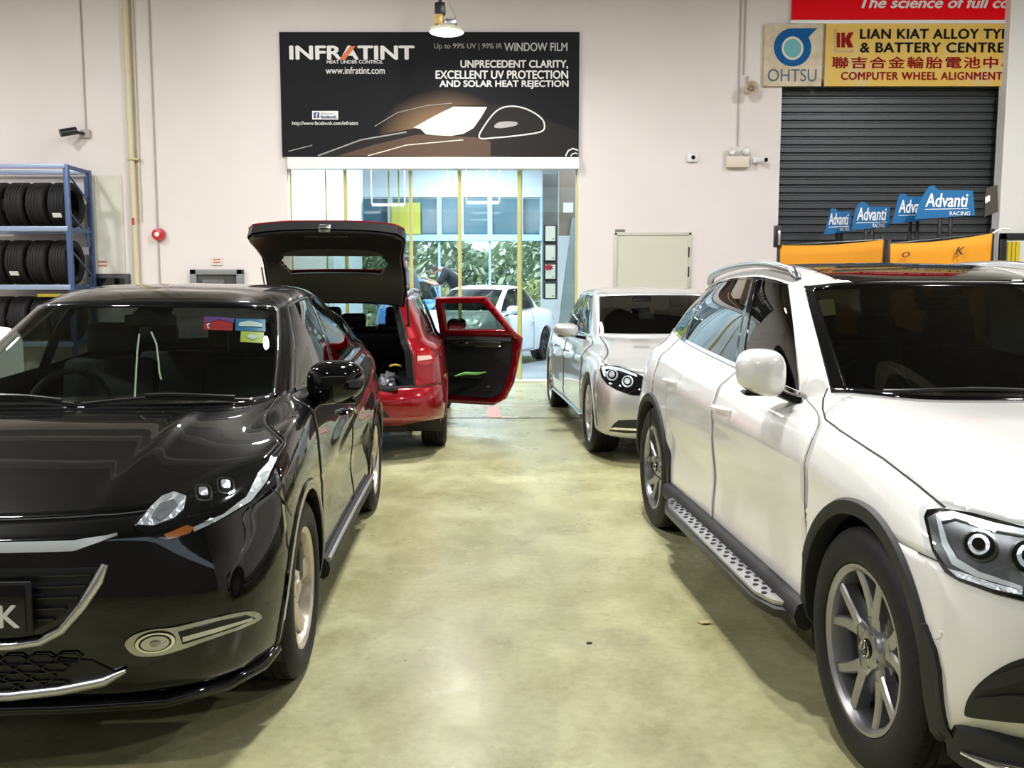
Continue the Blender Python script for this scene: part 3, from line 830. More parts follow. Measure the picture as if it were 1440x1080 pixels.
    cabin(root, .70, -.50, .98, -1.05, -1.95, .40, driver=-1)
    # rear view mirror, hanging cables, stickers behind the glass
    rv = part('interior_mirror', root, (-.95, 0, 1.315))
    MB().box((0, 0, 0), (.03, .24, .06), bev=.012).box((.04, 0, .04), (.08, .08, .03), bev=.01).build('mirror_housing', M_gloss_black, rv)
    cw = mat('cream_cable', (.60, .60, .42), .6)
    def inside(px, py, off=.03):
        v, u = S([(px, py)])[0]; return net.pt(v, u)-net.nrm(v, u)*off
    MB().tube([inside(*q) for q in ((194, 462), (191, 485), (189, 520), (187, 553))], .004, 6).build('hanging_cable', cw, root)
    MB().tube([inside(*q) for q in ((211, 459), (218, 475), (221, 500), (222, 515), (225, 526))], .004, 6).build('hanging_cable', cw, root)
    def sticker(nm, quad, m, off=-.006):
        v, f = c.patch_mesh(quad, 'px', off, .001, 6); return link_mesh(nm, v, f, m, root)
    st_p = mat('sticker_purple', (.16, .06, .30), .4); st_r = mat('sticker_red', (.50, .02, .03), .4); st_w = mat('sticker_white', (.75, .78, .80), .4)
    st_b = mat('sticker_blue', (.01, .17, .42), .4); st_y = mat('sticker_yellow', (.55, .58, .03), .4)
    a = sticker('flag_sticker', [(287, 444), (328, 446), (327, 463), (286, 462)], st_r); sticker('purple_band', [(288, 443.5), (330, 446), (328, 453), (308, 448), (288, 453)], st_p, -.004)
    sticker('moon_mark', [(290, 455), (293, 453), (296, 454), (293, 456), (293, 459), (296, 461), (292, 461)], st_w, -.003)
    sticker('blue_sticker', [(332, 446), (374, 448), (374, 465), (331, 463)], st_b); sticker('white_band', [(336, 453), (350, 450), (369, 454), (369, 459), (352, 458), (336, 458)], st_w, -.003)
    sticker('yellow_sticker', [(339, 464), (372, 466), (371, 481), (338, 479)], st_y); sticker('white_oval', [(346, 472), (354, 468), (364, 473), (355, 477)], st_w, -.003)
    wh = wheel('twist5', .668, .445, .215, M_alloy_warm); place_wheels(root, wh, 2.61, .872, .334, .215)
    MB().box((-1.3, 0, .27), (3.6, 1.1, .10)).build('underbody', M_black_plastic, root)
    return root
# ================================================================ white midsize suv
def build_suv():
    root = thing('suv_car', 'white midsize SUV with perforated side step and silver roof rails, nose towards the viewer', 'car', (1.99, 2.775, 0), R(-86.05))
    X0 = [.45, 0, -.46, -1.1, -1.62, -2.35, -2.873, -3.3]
    rings = [
     ([.66, .65, .60, .52, .47]+X0+[-3.5, -3.68, -3.70], [0, .36, .60, .74, .79, .80, .80, .80, .80, .80, .80, .80, .79, .70, .42, 0], [.36, .36, .36, .35, .33]+[.28]*7+[.32]*4),
     ([.75, .74, .67, .57, .50]+X0+[-3.56, -3.74, -3.77], [0, .38, .64, .80, .865, .90, .905, .90, .90, .90, .90, .905, .89, .80, .45, 0], [.37, .37, .37, .365, .35]+[.28]*7+[.34]*4),
     ([.82, .81, .74, .62, .52]+X0+[-3.6, -3.78, -3.81], [0, .40, .68, .85, .905, .93, .94, .928, .922, .922, .93, .94, .925, .83, .46, 0], [.45]*5+[.42]*11),
     ([.83, .82, .75, .62, .52]+X0+[-3.6, -3.79, -3.82], [0, .41, .69, .86, .915, .938, .947, .936, .928, .928, .936, .947, .93, .83, .46, 0], [.60]*16),
     ([.81, .80, .72, .57, .45, .39, 0, -.46, -1.1, -1.62, -2.35, -2.873, -3.3, -3.58, -3.76, -3.79], [0, .40, .67, .835, .90, .925, .942, .932, .926, .928, .938, .945, .92, .81, .45, 0], [.77]*16),
     ([.74, .72, .62, .45, .31, .23, -.06, -.47, -1.1, -1.62, -2.35, -2.873, -3.28, -3.54, -3.70, -3.73], [0, .38, .60, .76, .83, .86, .892, .90, .90, .902, .905, .895, .86, .75, .42, 0],
      [.885, .885, .88, .875, .885, .895, .935, .955, .97, .995, 1.03, 1.05, 1.06, 1.05, 1.05, 1.05]),
     ([.45, .44, .37, .24, .13, .06, -.22, -.57, -1.12, -1.63, -2.35, -2.87, -3.26, -3.50, -3.67, -3.70], [0, .36, .56, .68, .745, .775, .81, .842, .855, .862, .865, .85, .815, .71, .40, 0],
      [.965, .964, .958, .95, .953, .96, .975, .985, 1.005, 1.03, 1.065, 1.09, 1.095, 1.09, 1.09, 1.09]),
     ([0, -.01, -.05, -.15, -.24, -.30, -.47, -.70, -1.15, -1.64, -2.35, -2.87, -3.24, -3.48, -3.65, -3.68], [0, .34, .53, .63, .685, .715, .76, .80, .825, .832, .832, .815, .775, .68, .39, 0],
      [1.04, 1.04, 1.033, 1.025, 1.025, 1.025, 1.02, 1.01, 1.03, 1.055, 1.095, 1.125, 1.13, 1.115, 1.115, 1.115]),
     ([-.45, -.46, -.50, -.58, -.66, -.72, -.80, -.88, -1.20, -1.65, -2.35, -2.88, -3.22, -3.46, -3.63, -3.66], [0, .32, .50, .60, .66, .695, .735, .768, .79, .797, .795, .775, .73, .64, .36, 0],
      [1.075, 1.075, 1.075, 1.078, 1.078, 1.075, 1.055, 1.03, 1.052, 1.08, 1.125, 1.165, 1.20, 1.15, 1.14, 1.14]),
     ([-.88, -.885, -.91, -.965, -1.02, -1.06, -1.11, -1.17, -1.38, -1.74, -2.37, -2.88, -3.14, -3.33, -3.46, -3.48], [0, .30, .46, .555, .605, .635, .672, .70, .722, .73, .725, .70, .655, .57, .33, 0],
      [1.305, 1.305, 1.303, 1.298, 1.294, 1.293, 1.295, 1.30, 1.325, 1.345, 1.355, 1.345, 1.33, 1.32, 1.32, 1.32]),
     ([-1.27, -1.275, -1.29, -1.32, -1.345, -1.37, -1.41, -1.47, -1.64, -1.90, -2.4, -2.84, -3.02, -3.16, -3.24, -3.26], [0, .28, .42, .51, .55, .577, .605, .622, .635, .64, .63, .60, .565, .48, .28, 0],
      [1.497, 1.497, 1.494, 1.488, 1.482, 1.479, 1.481, 1.487, 1.513, 1.53, 1.52, 1.48, 1.45, 1.48, 1.495, 1.50]),
     ([-1.40, -1.405, -1.42, -1.44, -1.46, -1.48, -1.52, -1.57, -1.70, -1.93, -2.4, -2.81, -2.98, -3.10, -3.18, -3.20], [0, .25, .38, .465, .505, .53, .555, .57, .58, .585, .575, .55, .51, .43, .25, 0],
      [1.530, 1.530, 1.529, 1.526, 1.524, 1.525, 1.532, 1.54, 1.558, 1.573, 1.565, 1.53, 1.50, 1.51, 1.52, 1.525]),
     ([-1.55, -1.55, -1.55, -1.56, -1.57, -1.59, -1.62, -1.66, -1.78, -1.96, -2.35, -2.65, -2.8, -2.95, -3.02, -3.04], [0]*16,
      [1.56, 1.56, 1.56, 1.56, 1.561, 1.563, 1.567, 1.573, 1.588, 1.598, 1.592, 1.57, 1.555, 1.54, 1.535, 1.535])]
    def sculpt(G):
        x, y, z = G[..., 0], G[..., 1], G[..., 2]
        zl = np.interp(x, [-3.2, -2.6, -.5, .1], [.93, .92, .86, .82])
        y += np.where((z > .5) & (z < 1.0) & (y > .7), .010*np.exp(-((z-zl)/.05)**2)*np.clip((.1-x)/.4, 0, 1), 0)
        y -= np.where((z > .3) & (z < .85) & (y > .7) & (x < -.45) & (x > -2.45), .020*np.exp(-((z-.56)/.13)**2), 0)
        return G
    net = Net(rings, brk=(8, 10), extra_v=(1.5, 4.5, 8.12, 9.9), extra_u=(5.3, 7.2, 8.85, 9.12, 10.6, 10.75, 12.2, 4.6), sculpt=sculpt, step=.03)
    c = Car(root, net, M_white_paint); S = lambda pts: net.seen(root, -1, pts); net.vis = -1
    ra = .425
    c.arch(0, .37, ra); c.arch(-2.873, .37, ra)
    c.panel('windscreen', c.take(c.region(8.12, 9.9, 0, 4.6)), m=M_glass_dark, thick=0)
    c.panel('windscreen_border', c.take(c.region(8, 10, 0, 5.3)), m=M_gloss_black, thick=.01)
    c.panel('front_side_window', c.take(c.region(8.12, 9.9, 7.2, 8.85)), 'pair', M_glass_dark, thick=0)
    c.panel('pillar_trim', c.take(c.region(8.12, 9.9, 8.85, 9.12)), 'pair', M_gloss_black, thick=.01)
    c.panel('rear_side_window', c.take(c.region(8.12, 9.9, 9.12, 10.6)), 'pair', M_glass_black, thick=0)
    c.panel('pillar_trim', c.take(c.region(8.12, 9.9, 10.6, 10.75)), 'pair', M_gloss_black, thick=.01)
    c.panel('quarter_window', c.take(c.region(8.12, 9.9, 10.75, 12.2)), 'pair', M_glass_black, thick=0)
    c.panel('rear_window', c.take(c.region(8.12, 9.9, 13, 15)), m=M_glass_black, thick=0)
    # panoramic glass roof between the rails
    vf = c.cut([(-1.28, -.1), (-1.28, .40), (-1.34, .46), (-2.45, .50), (-2.55, .46), (-2.55, -.1)], 'z', lambda p: p.z > 1.46)
    c.panel('glass_roof', vf, 'merge', mat('roof_glass', (.012, .010, .011), .04, 0, 1), thick=.01)
    hs = [net.hit('px', *q)[0] for q in ((1160, 553), (1158, 580), (1182, 606), (1243, 646), (1329, 714))]
    vf = c.cut([(hs[0].x, -.1)]+[(p.x, p.y) for p in hs[1:]]+[(.95, hs[-1].y+.002), (.95, -.1)], 'z', lambda p: p.z < 1.12 and p.x > -.8, 5)
    c.panel('bonnet', vf, 'merge')
    c.panel('front_door', c.take(c.region(1.5, 8, 7, 9)), 'pair')
    c.panel('rear_door', c.take(c.region(1.5, 8, 9, 11)), 'pair')
    c.panel('front_bumper', c.take(c.region(0, 4.0, 0, 5.7)), 'merge')
    c.panel('tailgate', c.take(c.region(3, 8.12, 13, 15)), 'merge')
    c.rest()
    for u in (7, 9, 11): c.seam_uv([(1.5, u), (7.9, u)], .0016)
    c.seam_uv([(1.5, 7), (1.5, 11)], .005); c.seam_uv([(4, 3.8), (4, 5.2)], .003)
    c.seam_px([(1164, 546), (1158, 560), (1157, 575), (1161, 590), (1182, 606), (1243, 646), (1290, 682), (1329, 714)], .007)
    c.seams.build('panel_seams', M_seam, root)
    for x in (0, -2.873):
        c.liner(x, .37, .44, .90); c.lip('wheel_arch_cladding', x, .37, ra-.014, .050, .014, M_clad)
    c.strip_uv('window_trim', [(8.07, 7.2), (8.07, 12.2)], .016, M_chrome)
    c.strip_uv('window_trim', [(9.93, 7.2), (9.93, 12.2)], .010, M_gloss_black)
    # side step with rubber studs, dark sill
    ys = .965
    for sg in (1, -1):
        sill = MB()
        P = [net.hit('y', x, .36)[0] for x in np.linspace(-.43, -2.45, 24)]
        sill.tube([(p.x, sg*(p.y+.002), .315) for p in P], .042, 8, flat=1.3); sill.build('sill_cladding', M_clad, root, 60)
        st = part('side_step', root)
        poly = [(-.47, .885), (-.58, .99), (-.70, 1.02), (-2.08, 1.02), (-2.20, .99), (-2.30, .885)]
        top = lambda a, b: (a, sg*b, .335-(b-.88)*.10); low = lambda a, b: (a, sg*b, .318-(b-.88)*.10)
        poly2 = [(-.41, .86), (-.54, 1.0), (-.69, 1.035), (-2.09, 1.035), (-2.23, 1.0), (-2.36, .86)]
        fixn(MB().prism(poly2, lambda a, b: (a, sg*b, .316-(b-.88)*.10), lambda a, b: (a, sg*b, .275)).build('step_base', M_satin_black, st))
        d = MB().prism(poly, top, low); nf = len(d.f); k = 0
        for x in np.arange(-.66, -2.15, -.048):
            k += 1
            for b in ((.920, .957, .994) if k % 2 else (.939, .976)):
                z = .335-(b-.88)*.10; d.tube([(x, sg*b, z-.004), (x, sg*b, z+.0025)], .0115, 10)
        fixn(link_mesh('step_plate', d.v, d.f, None, st, 35, [M_satin_chrome, M_rubber], [0]*nf+[1]*(len(d.f)-nf)))
    # front wheel deflector flap
    for sg in (1, -1):
        fl = [(.385, .60), (.405, .60), (.450, .55), (.468, .50), (.476, .33), (.42, .33), (.395, .50)]
        V, F = c.patch_mesh(fl, 'y', .014, .03, .03)
        link_mesh('arch_deflector', *((V, F) if sg > 0 else flip(V, F)), M_clad, root)
    # headlamp
    out = ([(1300, 728), (1304, 718), (1322, 716), (1365, 722), (1440, 742), (1490, 752), (1490, 850), (1440, 846), (1400, 836), (1350, 818), (1330, 806), (1312, 775)])
    H = c.patch('headlamp', out, 'px', M_gloss_black, .004, .03, 6)
    def on(nm, pts, m, off, th=.004, res=4):
        V, F = c.patch_mesh(pts, 'px', off, th, res)
        for h, (a, b) in zip(H, ((V, F), flip(V, F))): link_mesh(nm, a, b, m, h)
    lit = mat('daylight_guide', (.80, .81, .82), .2, .2, .5)
    on('lamp_housing', [(1306, 730), (1322, 722), (1365, 730), (1440, 750), (1485, 758), (1485, 845), (1440, 840), (1400, 830), (1352, 812), (1334, 800), (1316, 772)], mat('lamp_housing', (.05, .05, .05), .35), .008)
    on('daylight_strip', [(1318, 728), (1340, 724), (1400, 741), (1470, 756), (1470, 764), (1400, 751), (1345, 734), (1326, 738), (1336, 766), (1350, 788), (1380, 806), (1440, 826), (1440, 832), (1376, 813), (1343, 796), (1328, 768)], lit, .014, .006)
    for (x, y, r) in ((1380, 771, 22), (1450, 788, 26)):
        q = lambda k: [(x+r*k*1.15*math.cos(a), y+r*k*math.sin(a)+.15*r*k*math.cos(a)) for a in np.linspace(0, 2*PI, 22, endpoint=False)]
        on('projector_ring', q(1), M_chrome, .012, .006); on('projector_bezel', q(.86), M_gloss_black, .014); on('projector_lens', q(.6), M_chrome_bowl, .018); on('projector_core', q(.36), M_gloss_black, .021)
    on('lower_reflector', [(1336, 801), (1355, 806), (1400, 822), (1440, 832), (1440, 838), (1400, 830), (1350, 813)], M_chrome_bowl, .013)
    V, F = c.patch_mesh(out, 'px', .030, .003, 6)
    for h, (a, b) in zip(H, ((V, F), flip(V, F))): link_mesh('lamp_lens', a, b, M_lens, h)
    # bumper air intake, parking sensor, lower apron
    q = loop([(1357, 1000), (1364, 978), (1385, 954), (1420, 932), (1460, 921), (1500, 920), (1500, 1015), (1440, 1016), (1390, 1011), (1362, 1007)], 3)
    I = c.patch('air_intake', q, 'px', M_black_plastic, .004, .03, 5)
    for pts in ([(1376, 968), (1400, 949), (1440, 936), (1480, 930), (1480, 952), (1440, 956), (1400, 966)], [(1363, 998), (1372, 980), (1420, 975), (1480, 978), (1480, 1006), (1420, 1007), (1368, 1003)]):
        V, F = c.patch_mesh(pts, 'px', .016, .012, 6)
        for h, (a, b) in zip(I, ((V, F), flip(V, F))): link_mesh('intake_slat', a, b, M_clad, h)
    q = [(1319.5+5.5*math.cos(a), 892+6*math.sin(a)) for a in np.linspace(0, 2*PI, 14, endpoint=False)]
    c.patch('parking_sensor', q, 'px', M_white_paint, .003, .005, 4)
    A = [(.44, .90), (.50, .895), (.57, .85), (.66, .75), (.73, .60), (.775, .36), (.79, 0)]
    A = A+[(x, -y) for x, y in reversed(A[:-1])]; v = []; f = []
    for x, y in A:
        s_ = y/abs(y) if y else 0
        v += [(x-.02, y-.02*s_, .385), (x+.012, y+.005*s_, .365), (x+.015, y+.005*s_, .315), (x-.01, y-.015*s_, .255), (x-.12, y-.10*s_, .235)]
    for k in range(len(A)-1):
        for j in range(4): f.append((5*k+j, 5*k+j+1, 5*k+j+6, 5*k+j+5))
    fixn(link_mesh('bumper_apron', v, f, M_clad, root, 50))
    P2 = [Vector((x+.022, y*1.008, .322-.012*(abs(y) > .8))) for x, y in A[1:-1]]
    MB().tube(P2, [.004]+[.014]*(len(P2)-2)+[.004], 8).build('apron_chrome_strip', M_chrome, root, 60)
    # grille: dark mesh with two bars and the ring-and-star badge
    gp = [(-.42, .80), (.42, .80), (.46, .70), (.40, .55), (-.40, .55), (-.46, .70)]
    g = c.patch('grille', gp, 'f', M_gloss_black, .004, .02, .04, 'one')[0]
    b = MB()
    for z in (.655, .715): b.tube([net.hit('f', y, z)[0]+Vector((.014, 0, 0)) for y in np.linspace(-.42, .42, 15)], .012, 8)
    b.build('grille_bars', M_satin_chrome, g)
    p0 = net.hit('f', 0, .68)[0]+Vector((.03, 0, 0)); e = MB()
    e.lathe([(.085, -.006), (.092, .004), (.099, -.006)], 36, 'x', p0)
    for k in range(3):
        a = R(90+120*k); n = (.012*math.cos(a+PI/2), .012*math.sin(a+PI/2))
        e.add([p0+Vector((0, .086*math.cos(a), .086*math.sin(a))), p0+Vector((0, n[0], n[1])), p0+Vector((0, -n[0], -n[1])), p0+Vector((.012, 0, 0))], [(0, 1, 3), (0, 3, 2), (0, 2, 1)])
    e.build('badge', M_chrome, g)
    # roof rails
    for sg in (1, -1):
        P = []
        for t in np.linspace(0, 1, 26):
            u = 5.9+(12.1-5.9)*t; p = net.pt(10.55, u); n = net.nrm(10.55, u); h = .034*min(1, 9*t, 9*(1-t))
            P.append(Vector((p.x, sg*p.y, p.z))+Vector((0, sg*.012, h)))
        MB().tube(P, [.018]+[.024]*24+[.018], 10, flat=.8).build('roof_rail', M_satin_chrome, root, 60)
    mirror(root, -.93, .94, 1.138, .195, .185, .18, M_white_paint, rotz=.12)
    handles(c, [(-1.46, .915), (-2.42, .945)], M_white_paint, .22)
    cabin(root, .74, -.80, 1.04, -1.50, -2.45, .46, driver=-1)
    rv = part('interior_mirror', root, (-1.30, 0, 1.40))
    MB().box((0, 0, 0), (.03, .24, .06), bev=.012).box((.04, 0, .05), (.09, .09, .03), bev=.01).build('mirror_housing', M_gloss_black, rv)
    lb = mat('hanging_label', (.62, .50, .12), .6)
    v, f = c.patch_mesh([(1150, 420), (1172, 418), (1175, 440), (1153, 443)], 'px', -.008, .001, 6); link_mesh('yellow_sticker', *flip(v, f), lb, root)
    w = MB()
    for y0, y1 in ((.62, .02), (0, -.6)):
        P = [net.hit('f', y0+(y1-y0)*t, 1.085+.015*math.sin(PI*t))[0]+Vector((.012, 0, .012)) for t in np.linspace(0, 1, 12)]
        w.tube(P, .007, 6)
    w.build('wipers', M_satin_black, root)
    wh = wheel('y5', .74, .50, .235, M_alloy_grey, 'star'); place_wheels(root, wh, 2.873, .938, .37, .235)
    MB().box((-1.4, 0, .30), (3.9, 1.1, .12)).build('underbody', M_black_plastic, root)
    return root
# ================================================================ saloon shape shared by the limousine and the coupe
def saloon_rings(sx=1, sy=1, sz=1, roof=0, low=0):
    X0 = [.43, 0, -.47, -1.2, -1.78, -2.62, -3.165, -3.6]
    rings = [
     ([.72, .71, .65, .54, .46]+X0+[-3.95, -4.15, -4.18], [0, .36, .60, .75, .79, .80, .80, .80, .80, .80, .80, .80, .79, .70, .42, 0], [.24]*5+[.25]*7+[.28]*4),
     ([.80, .79, .72, .59, .49]+X0+[-4.02, -4.24, -4.28], [0, .38, .65, .81, .865, .90, .905, .90, .89, .89, .90, .905, .88, .79, .45, 0], [.20, .20, .20, .20, .21]+[.22]*7+[.27]*4),
     ([.84, .83, .755, .62, .51]+X0+[-4.05, -4.27, -4.31], [0, .40, .68, .85, .90, .925, .935, .925, .918, .918, .928, .938, .91, .81, .46, 0], [.34]*16),
     ([.86, .85, .77, .63, .51]+X0+[-4.06, -4.28, -4.33], [0, .40, .69, .86, .91, .932, .945, .935, .93, .93, .938, .948, .915, .81, .46, 0], [.52]*16),
     ([.83, .82, .735, .59, .47, .41, 0, -.47, -1.2, -1.78, -2.62, -3.165, -3.6, -4.05, -4.27, -4.32], [0, .39, .67, .84, .895, .92, .935, .93, .928, .928, .935, .94, .91, .80, .45, 0], [.68, .68, .68, .68, .69]+[.70]*11),
     ([.74, .73, .65, .49, .36, .28, -.05, -.48, -1.2, -1.78, -2.62, -3.16, -3.6, -4.02, -4.24, -4.29], [0, .37, .61, .76, .82, .85, .875, .885, .893, .897, .895, .885, .855, .75, .42, 0],
      [.765, .767, .77, .785, .81, .825, .865, .89, .91, .92, .935, .945, .95, .96, .965, .965]),
     ([.42, .41, .36, .24, .14, .08, -.2, -.56, -1.22, -1.79, -2.62, -3.10, -3.48, -3.82, -4.0, -4.04], [0, .35, .56, .68, .735, .765, .80, .825, .85, .855, .85, .825, .79, .69, .39, 0],
      [.855, .856, .86, .865, .872, .878, .90, .915, .935, .945, .965, .98, .99, 1.0, 1.01, 1.01]),
     ([0, -.01, -.05, -.16, -.25, -.31, -.46, -.68, -1.24, -1.80, -2.62, -3.05, -3.38, -3.62, -3.76, -3.79], [0, .33, .53, .63, .68, .71, .75, .78, .812, .818, .812, .775, .735, .645, .37, 0],
      [.93, .93, .93, .93, .93, .93, .935, .94, .955, .965, .99, 1.01, 1.02, 1.03, 1.04, 1.04]),
     ([-.55, -.56, -.60, -.68, -.75, -.80, -.86, -.93, -1.27, -1.81, -2.62, -3.0, -3.28, -3.45, -3.55, -3.58], [0, .32, .50, .61, .67, .70, .735, .76, .782, .788, .78, .735, .685, .60, .34, 0],
      [1.0, 1.0, 1.0, 1.0, 1.0, 1.0, .99, .975, .98, .985, 1.01, 1.04, 1.05, 1.05, 1.055, 1.055]),
     ([-1.04, -1.05, -1.07, -1.13, -1.17, -1.20, -1.24, -1.30, -1.48, -1.88, -2.62, -2.92, -3.1, -3.2, -3.27, -3.29], [0, .30, .46, .555, .605, .63, .66, .685, .71, .72, .71, .67, .62, .54, .31, 0],
      [1.22, 1.22, 1.22, 1.215, 1.213, 1.212, 1.21, 1.205, 1.21, 1.225, 1.23, 1.225, 1.22, 1.22, 1.225, 1.225]),
     ([-1.50, -1.505, -1.52, -1.55, -1.58, -1.60, -1.64, -1.70, -1.82, -2.05, -2.60, -2.82, -2.92, -2.98, -3.02, -3.03], [0, .28, .42, .51, .55, .572, .60, .617, .63, .635, .62, .59, .55, .47, .28, 0],
      [1.415, 1.414, 1.412, 1.405, 1.40, 1.397, 1.397, 1.40, 1.41, 1.42, 1.40, 1.375, 1.36, 1.37, 1.38, 1.38]),
     ([-1.62, -1.62, -1.63, -1.65, -1.67, -1.69, -1.72, -1.77, -1.88, -2.08, -2.58, -2.78, -2.86, -2.91, -2.94, -2.95], [0, .25, .38, .46, .50, .52, .54, .555, .565, .57, .555, .53, .49, .42, .25, 0],
      [1.442, 1.442, 1.44, 1.437, 1.435, 1.434, 1.437, 1.44, 1.45, 1.458, 1.445, 1.42, 1.405, 1.405, 1.405, 1.405]),
     ([-1.75, -1.75, -1.76, -1.77, -1.78, -1.8, -1.83, -1.87, -1.95, -2.1, -2.5, -2.66, -2.74, -2.79, -2.82, -2.83], [0]*16,
      [1.465, 1.465, 1.465, 1.465, 1.466, 1.467, 1.469, 1.472, 1.478, 1.483, 1.472, 1.455, 1.443, 1.435, 1.43, 1.43])]
    out = []
    for r in rings: out.append(([x*sx for x in r[0]], [y*sy for y in r[1]], [z*sz for z in r[2]]))
    return out
def basic_car(root, rings, paint, wb, hz, ra, gl_front, gl_side, vis=1, doors=2, wheelspec=None, yo=.93, tw=.24, seat_m=None, dash=None, arch_m=None, sculpt=None, uB=(8.85, 9.1), uC=10.8):
    net = Net(rings, brk=(8, 10), extra_v=(1.5, 8.1, 9.9), extra_u=(5, 7.2, uB[0], uB[1], uC), sculpt=sculpt, step=.05)
    net.vis = vis
    c = Car(root, net, paint); c.zmin = .24
    for x in (0, -wb): c.arch(x, hz, ra)
    c.panel('windscreen', c.take(c.region(8.1, 9.9, 0, 5)), m=gl_front, thick=0)
    c.panel('front_side_window', c.take(c.region(8.1, 9.9, 7.2, uB[0])), 'pair', gl_side, thick=0)
    c.panel('pillar_trim', c.take(c.region(8.1, 9.9, *uB)), 'pair', M_gloss_black, thick=.008)
    c.panel('rear_side_window', c.take(c.region(8.1, 9.9, uB[1], uC)), 'pair', gl_side, thick=0)
    c.panel('rear_window', c.take(c.region(8.1, 9.9, 12.6, 15)), m=gl_side, thick=0)
    c.panel('bonnet', c.take(c.region(5, 8, 0, 5)), 'merge')
    c.panel('front_bumper', c.take(c.region(0, 5 if doors else 4, 0, 5)), 'merge')
    c.panel('front_door', c.take(c.region(1.5, 8, 7, 9 if doors == 2 else 9.8)), 'pair')
    if doors == 2: c.panel('rear_door', c.take(c.region(1.5, 8, 9, 11)), 'pair')
    c.panel('boot_lid', c.take(c.region(4, 8, 12.8, 15)), 'merge')
    c.rest()
    for u in ((7, 9, 11) if doors == 2 else (7, 9.8)): c.seam_uv([(1.5, u), (7.9, u)], .005)
    c.seam_uv([(1.5, 7), (1.5, 11 if doors == 2 else 9.8)], .005); c.seam_uv([(5, 5), (8, 5)], .006); c.seam_uv([(5, 0), (5, 5)], .005)
    c.seams.build('panel_seams', M_seam, root)
    for x in (0, -wb):
        c.liner(x, hz, ra+.015, .88); c.lip('wheel_arch_lip', x, hz, ra-.012, .035, .006, arch_m or paint)
    c.strip_uv('window_trim', [(8.05, 7.2), (8.05, uC)], .016, M_chrome)
    c.strip_uv('window_trim', [(9.95, 7.2), (9.95, uC)], .012, M_chrome)
    xs = rings[8][0]; cabin(root, .70*max(rings[8][1])/.79, xs[5]-.05, rings[8][2][0]-.03, xs[5]-.75, xs[5]-1.7, .36, seat_m=seat_m)
    st, D, rim, al = wheelspec
    wh = wheel(st, D, rim, tw, al); place_wheels(root, wh, wb, yo, hz, tw)
    MB().box((-wb/2, 0, .25), (wb+1.0, 1.1, .10)).build('underbody', M_black_plastic, root)
    return net, c
def build_limo():
    root = thing('saloon_car', 'silver saloon with dark windscreen and chrome door mirror, parked behind the white SUV', 'car', (1.611, 8.273, 0), R(-86.1))
    def sculpt(G):
        x, y, z = G[..., 0], G[..., 1], G[..., 2]
        zl = np.interp(x, [-3.3, -2.6, -.3, .2], [.62, .70, .83, .84])
        y += np.where((z > .3) & (z < .95) & (y > .7), .018*np.exp(-((z-zl)/.035)**2)*np.clip((.1-x)/.4, 0, 1)*np.clip((x+3.5)/.4, 0, 1), 0)
        zl = np.interp(x, [-3.3, -2.6, -.3, .2], [.42, .40, .30, .30])
        y += np.where((z > .2) & (z < .95) & (y > .7), .012*np.exp(-((z-zl)/.05)**2)*np.clip((-.5-x)/.3, 0, 1)*np.clip((x+2.8)/.3, 0, 1), 0)
        return G
    net, c = basic_car(root, saloon_rings(), M_silver_paint, 3.165, .345, .385, M_glass_black, M_glass_side, -1, 2, ('multi', .69, .50, M_alloy_silver), .93, .25, sculpt=sculpt)
    out = [(843.5, 519), (846, 514), (855, 513.5), (872, 516), (896, 526), (912, 533), (912, 558), (889, 556), (868, 549), (854, 541), (846, 530)]
    H = c.patch('headlamp', out, 'px', M_gloss_black, .004, .03, 2.5)
    def on(nm, pts, m, off, th=.004, res=2):
        V, F = c.patch_mesh(pts, 'px', off, th, res)
        for h, (a, b) in zip(H, ((V, F), flip(V, F))): link_mesh(nm, a, b, m, h)
    lit = MATS['daylight_guide']
    on('daylight_strip', [(846, 517), (856, 515.5), (874, 519), (896, 528), (896, 531), (873, 523), (856, 519.5), (851, 521), (853, 530), (850, 530)], lit, .010)
    for x, y, r in ((861.5, 528, 8), (883, 537, 8)):
        q = lambda k: [(x+r*k*math.cos(a), y+r*k*math.sin(a)) for a in np.linspace(0, 2*PI, 18, endpoint=False)]
        on('projector_ring', q(1), M_chrome_bowl, .010); on('projector_bezel', q(.75), M_gloss_black, .013); on('projector_lens', q(.5), M_chrome_bowl, .016)
    V, F = c.patch_mesh(out, 'px', .024, .003, 3)
    for h, (a, b) in zip(H, ((V, F), flip(V, F))): link_mesh('lamp_lens', a, b, M_lens, h)
    q = [(857, 606), (863, 596), (870, 591), (905, 590), (905, 609), (880, 609)]
    I = c.patch('air_intake', q, 'px', M_black_plastic, .004, .02, 3)
    V, F = c.patch_mesh([(858, 603), (864, 600.5), (905, 602.5), (905, 605), (880, 604.5)], 'px', .014, .008, 2.5)
    for h, (a, b) in zip(I, ((V, F), flip(V, F))): link_mesh('intake_bar', a, b, M_chrome, h)
    gp = [(-.40, .74), (.40, .74), (.46, .62), (.40, .44), (-.40, .44), (-.46, .62)]
    g = c.patch('grille', gp, 'f', M_gloss_black, .004, .02, .05, 'one')[0]
    b = MB()
    for z in (.50, .56, .62, .68): b.tube([net.hit('f', y, z)[0]+Vector((.014, 0, 0)) for y in np.linspace(-.41, .41, 13)], .010, 8)
    b.build('grille_bars', M_chrome, g)
    for sg in (1, -1):
        P = [net.hit('y', x, .27)[0] for x in np.linspace(-.44, -2.75, 20)]
        MB().tube([(p.x, sg*(p.y+.006), .265) for p in P], .018, 8).build('sill_chrome_strip', M_chrome, root)
    mirror(root, -1.02, 1.0, 1.05, .25, .135, .17, M_silver_paint, rotz=.10)
    handles(c, [(-1.66, .80), (-2.50, .80)], M_chrome)
    MB().box((-1.2, -.2, 1.36), (.03, .2, .06), bev=.01).build('interior_mirror', M_gloss_black, root)
    return root
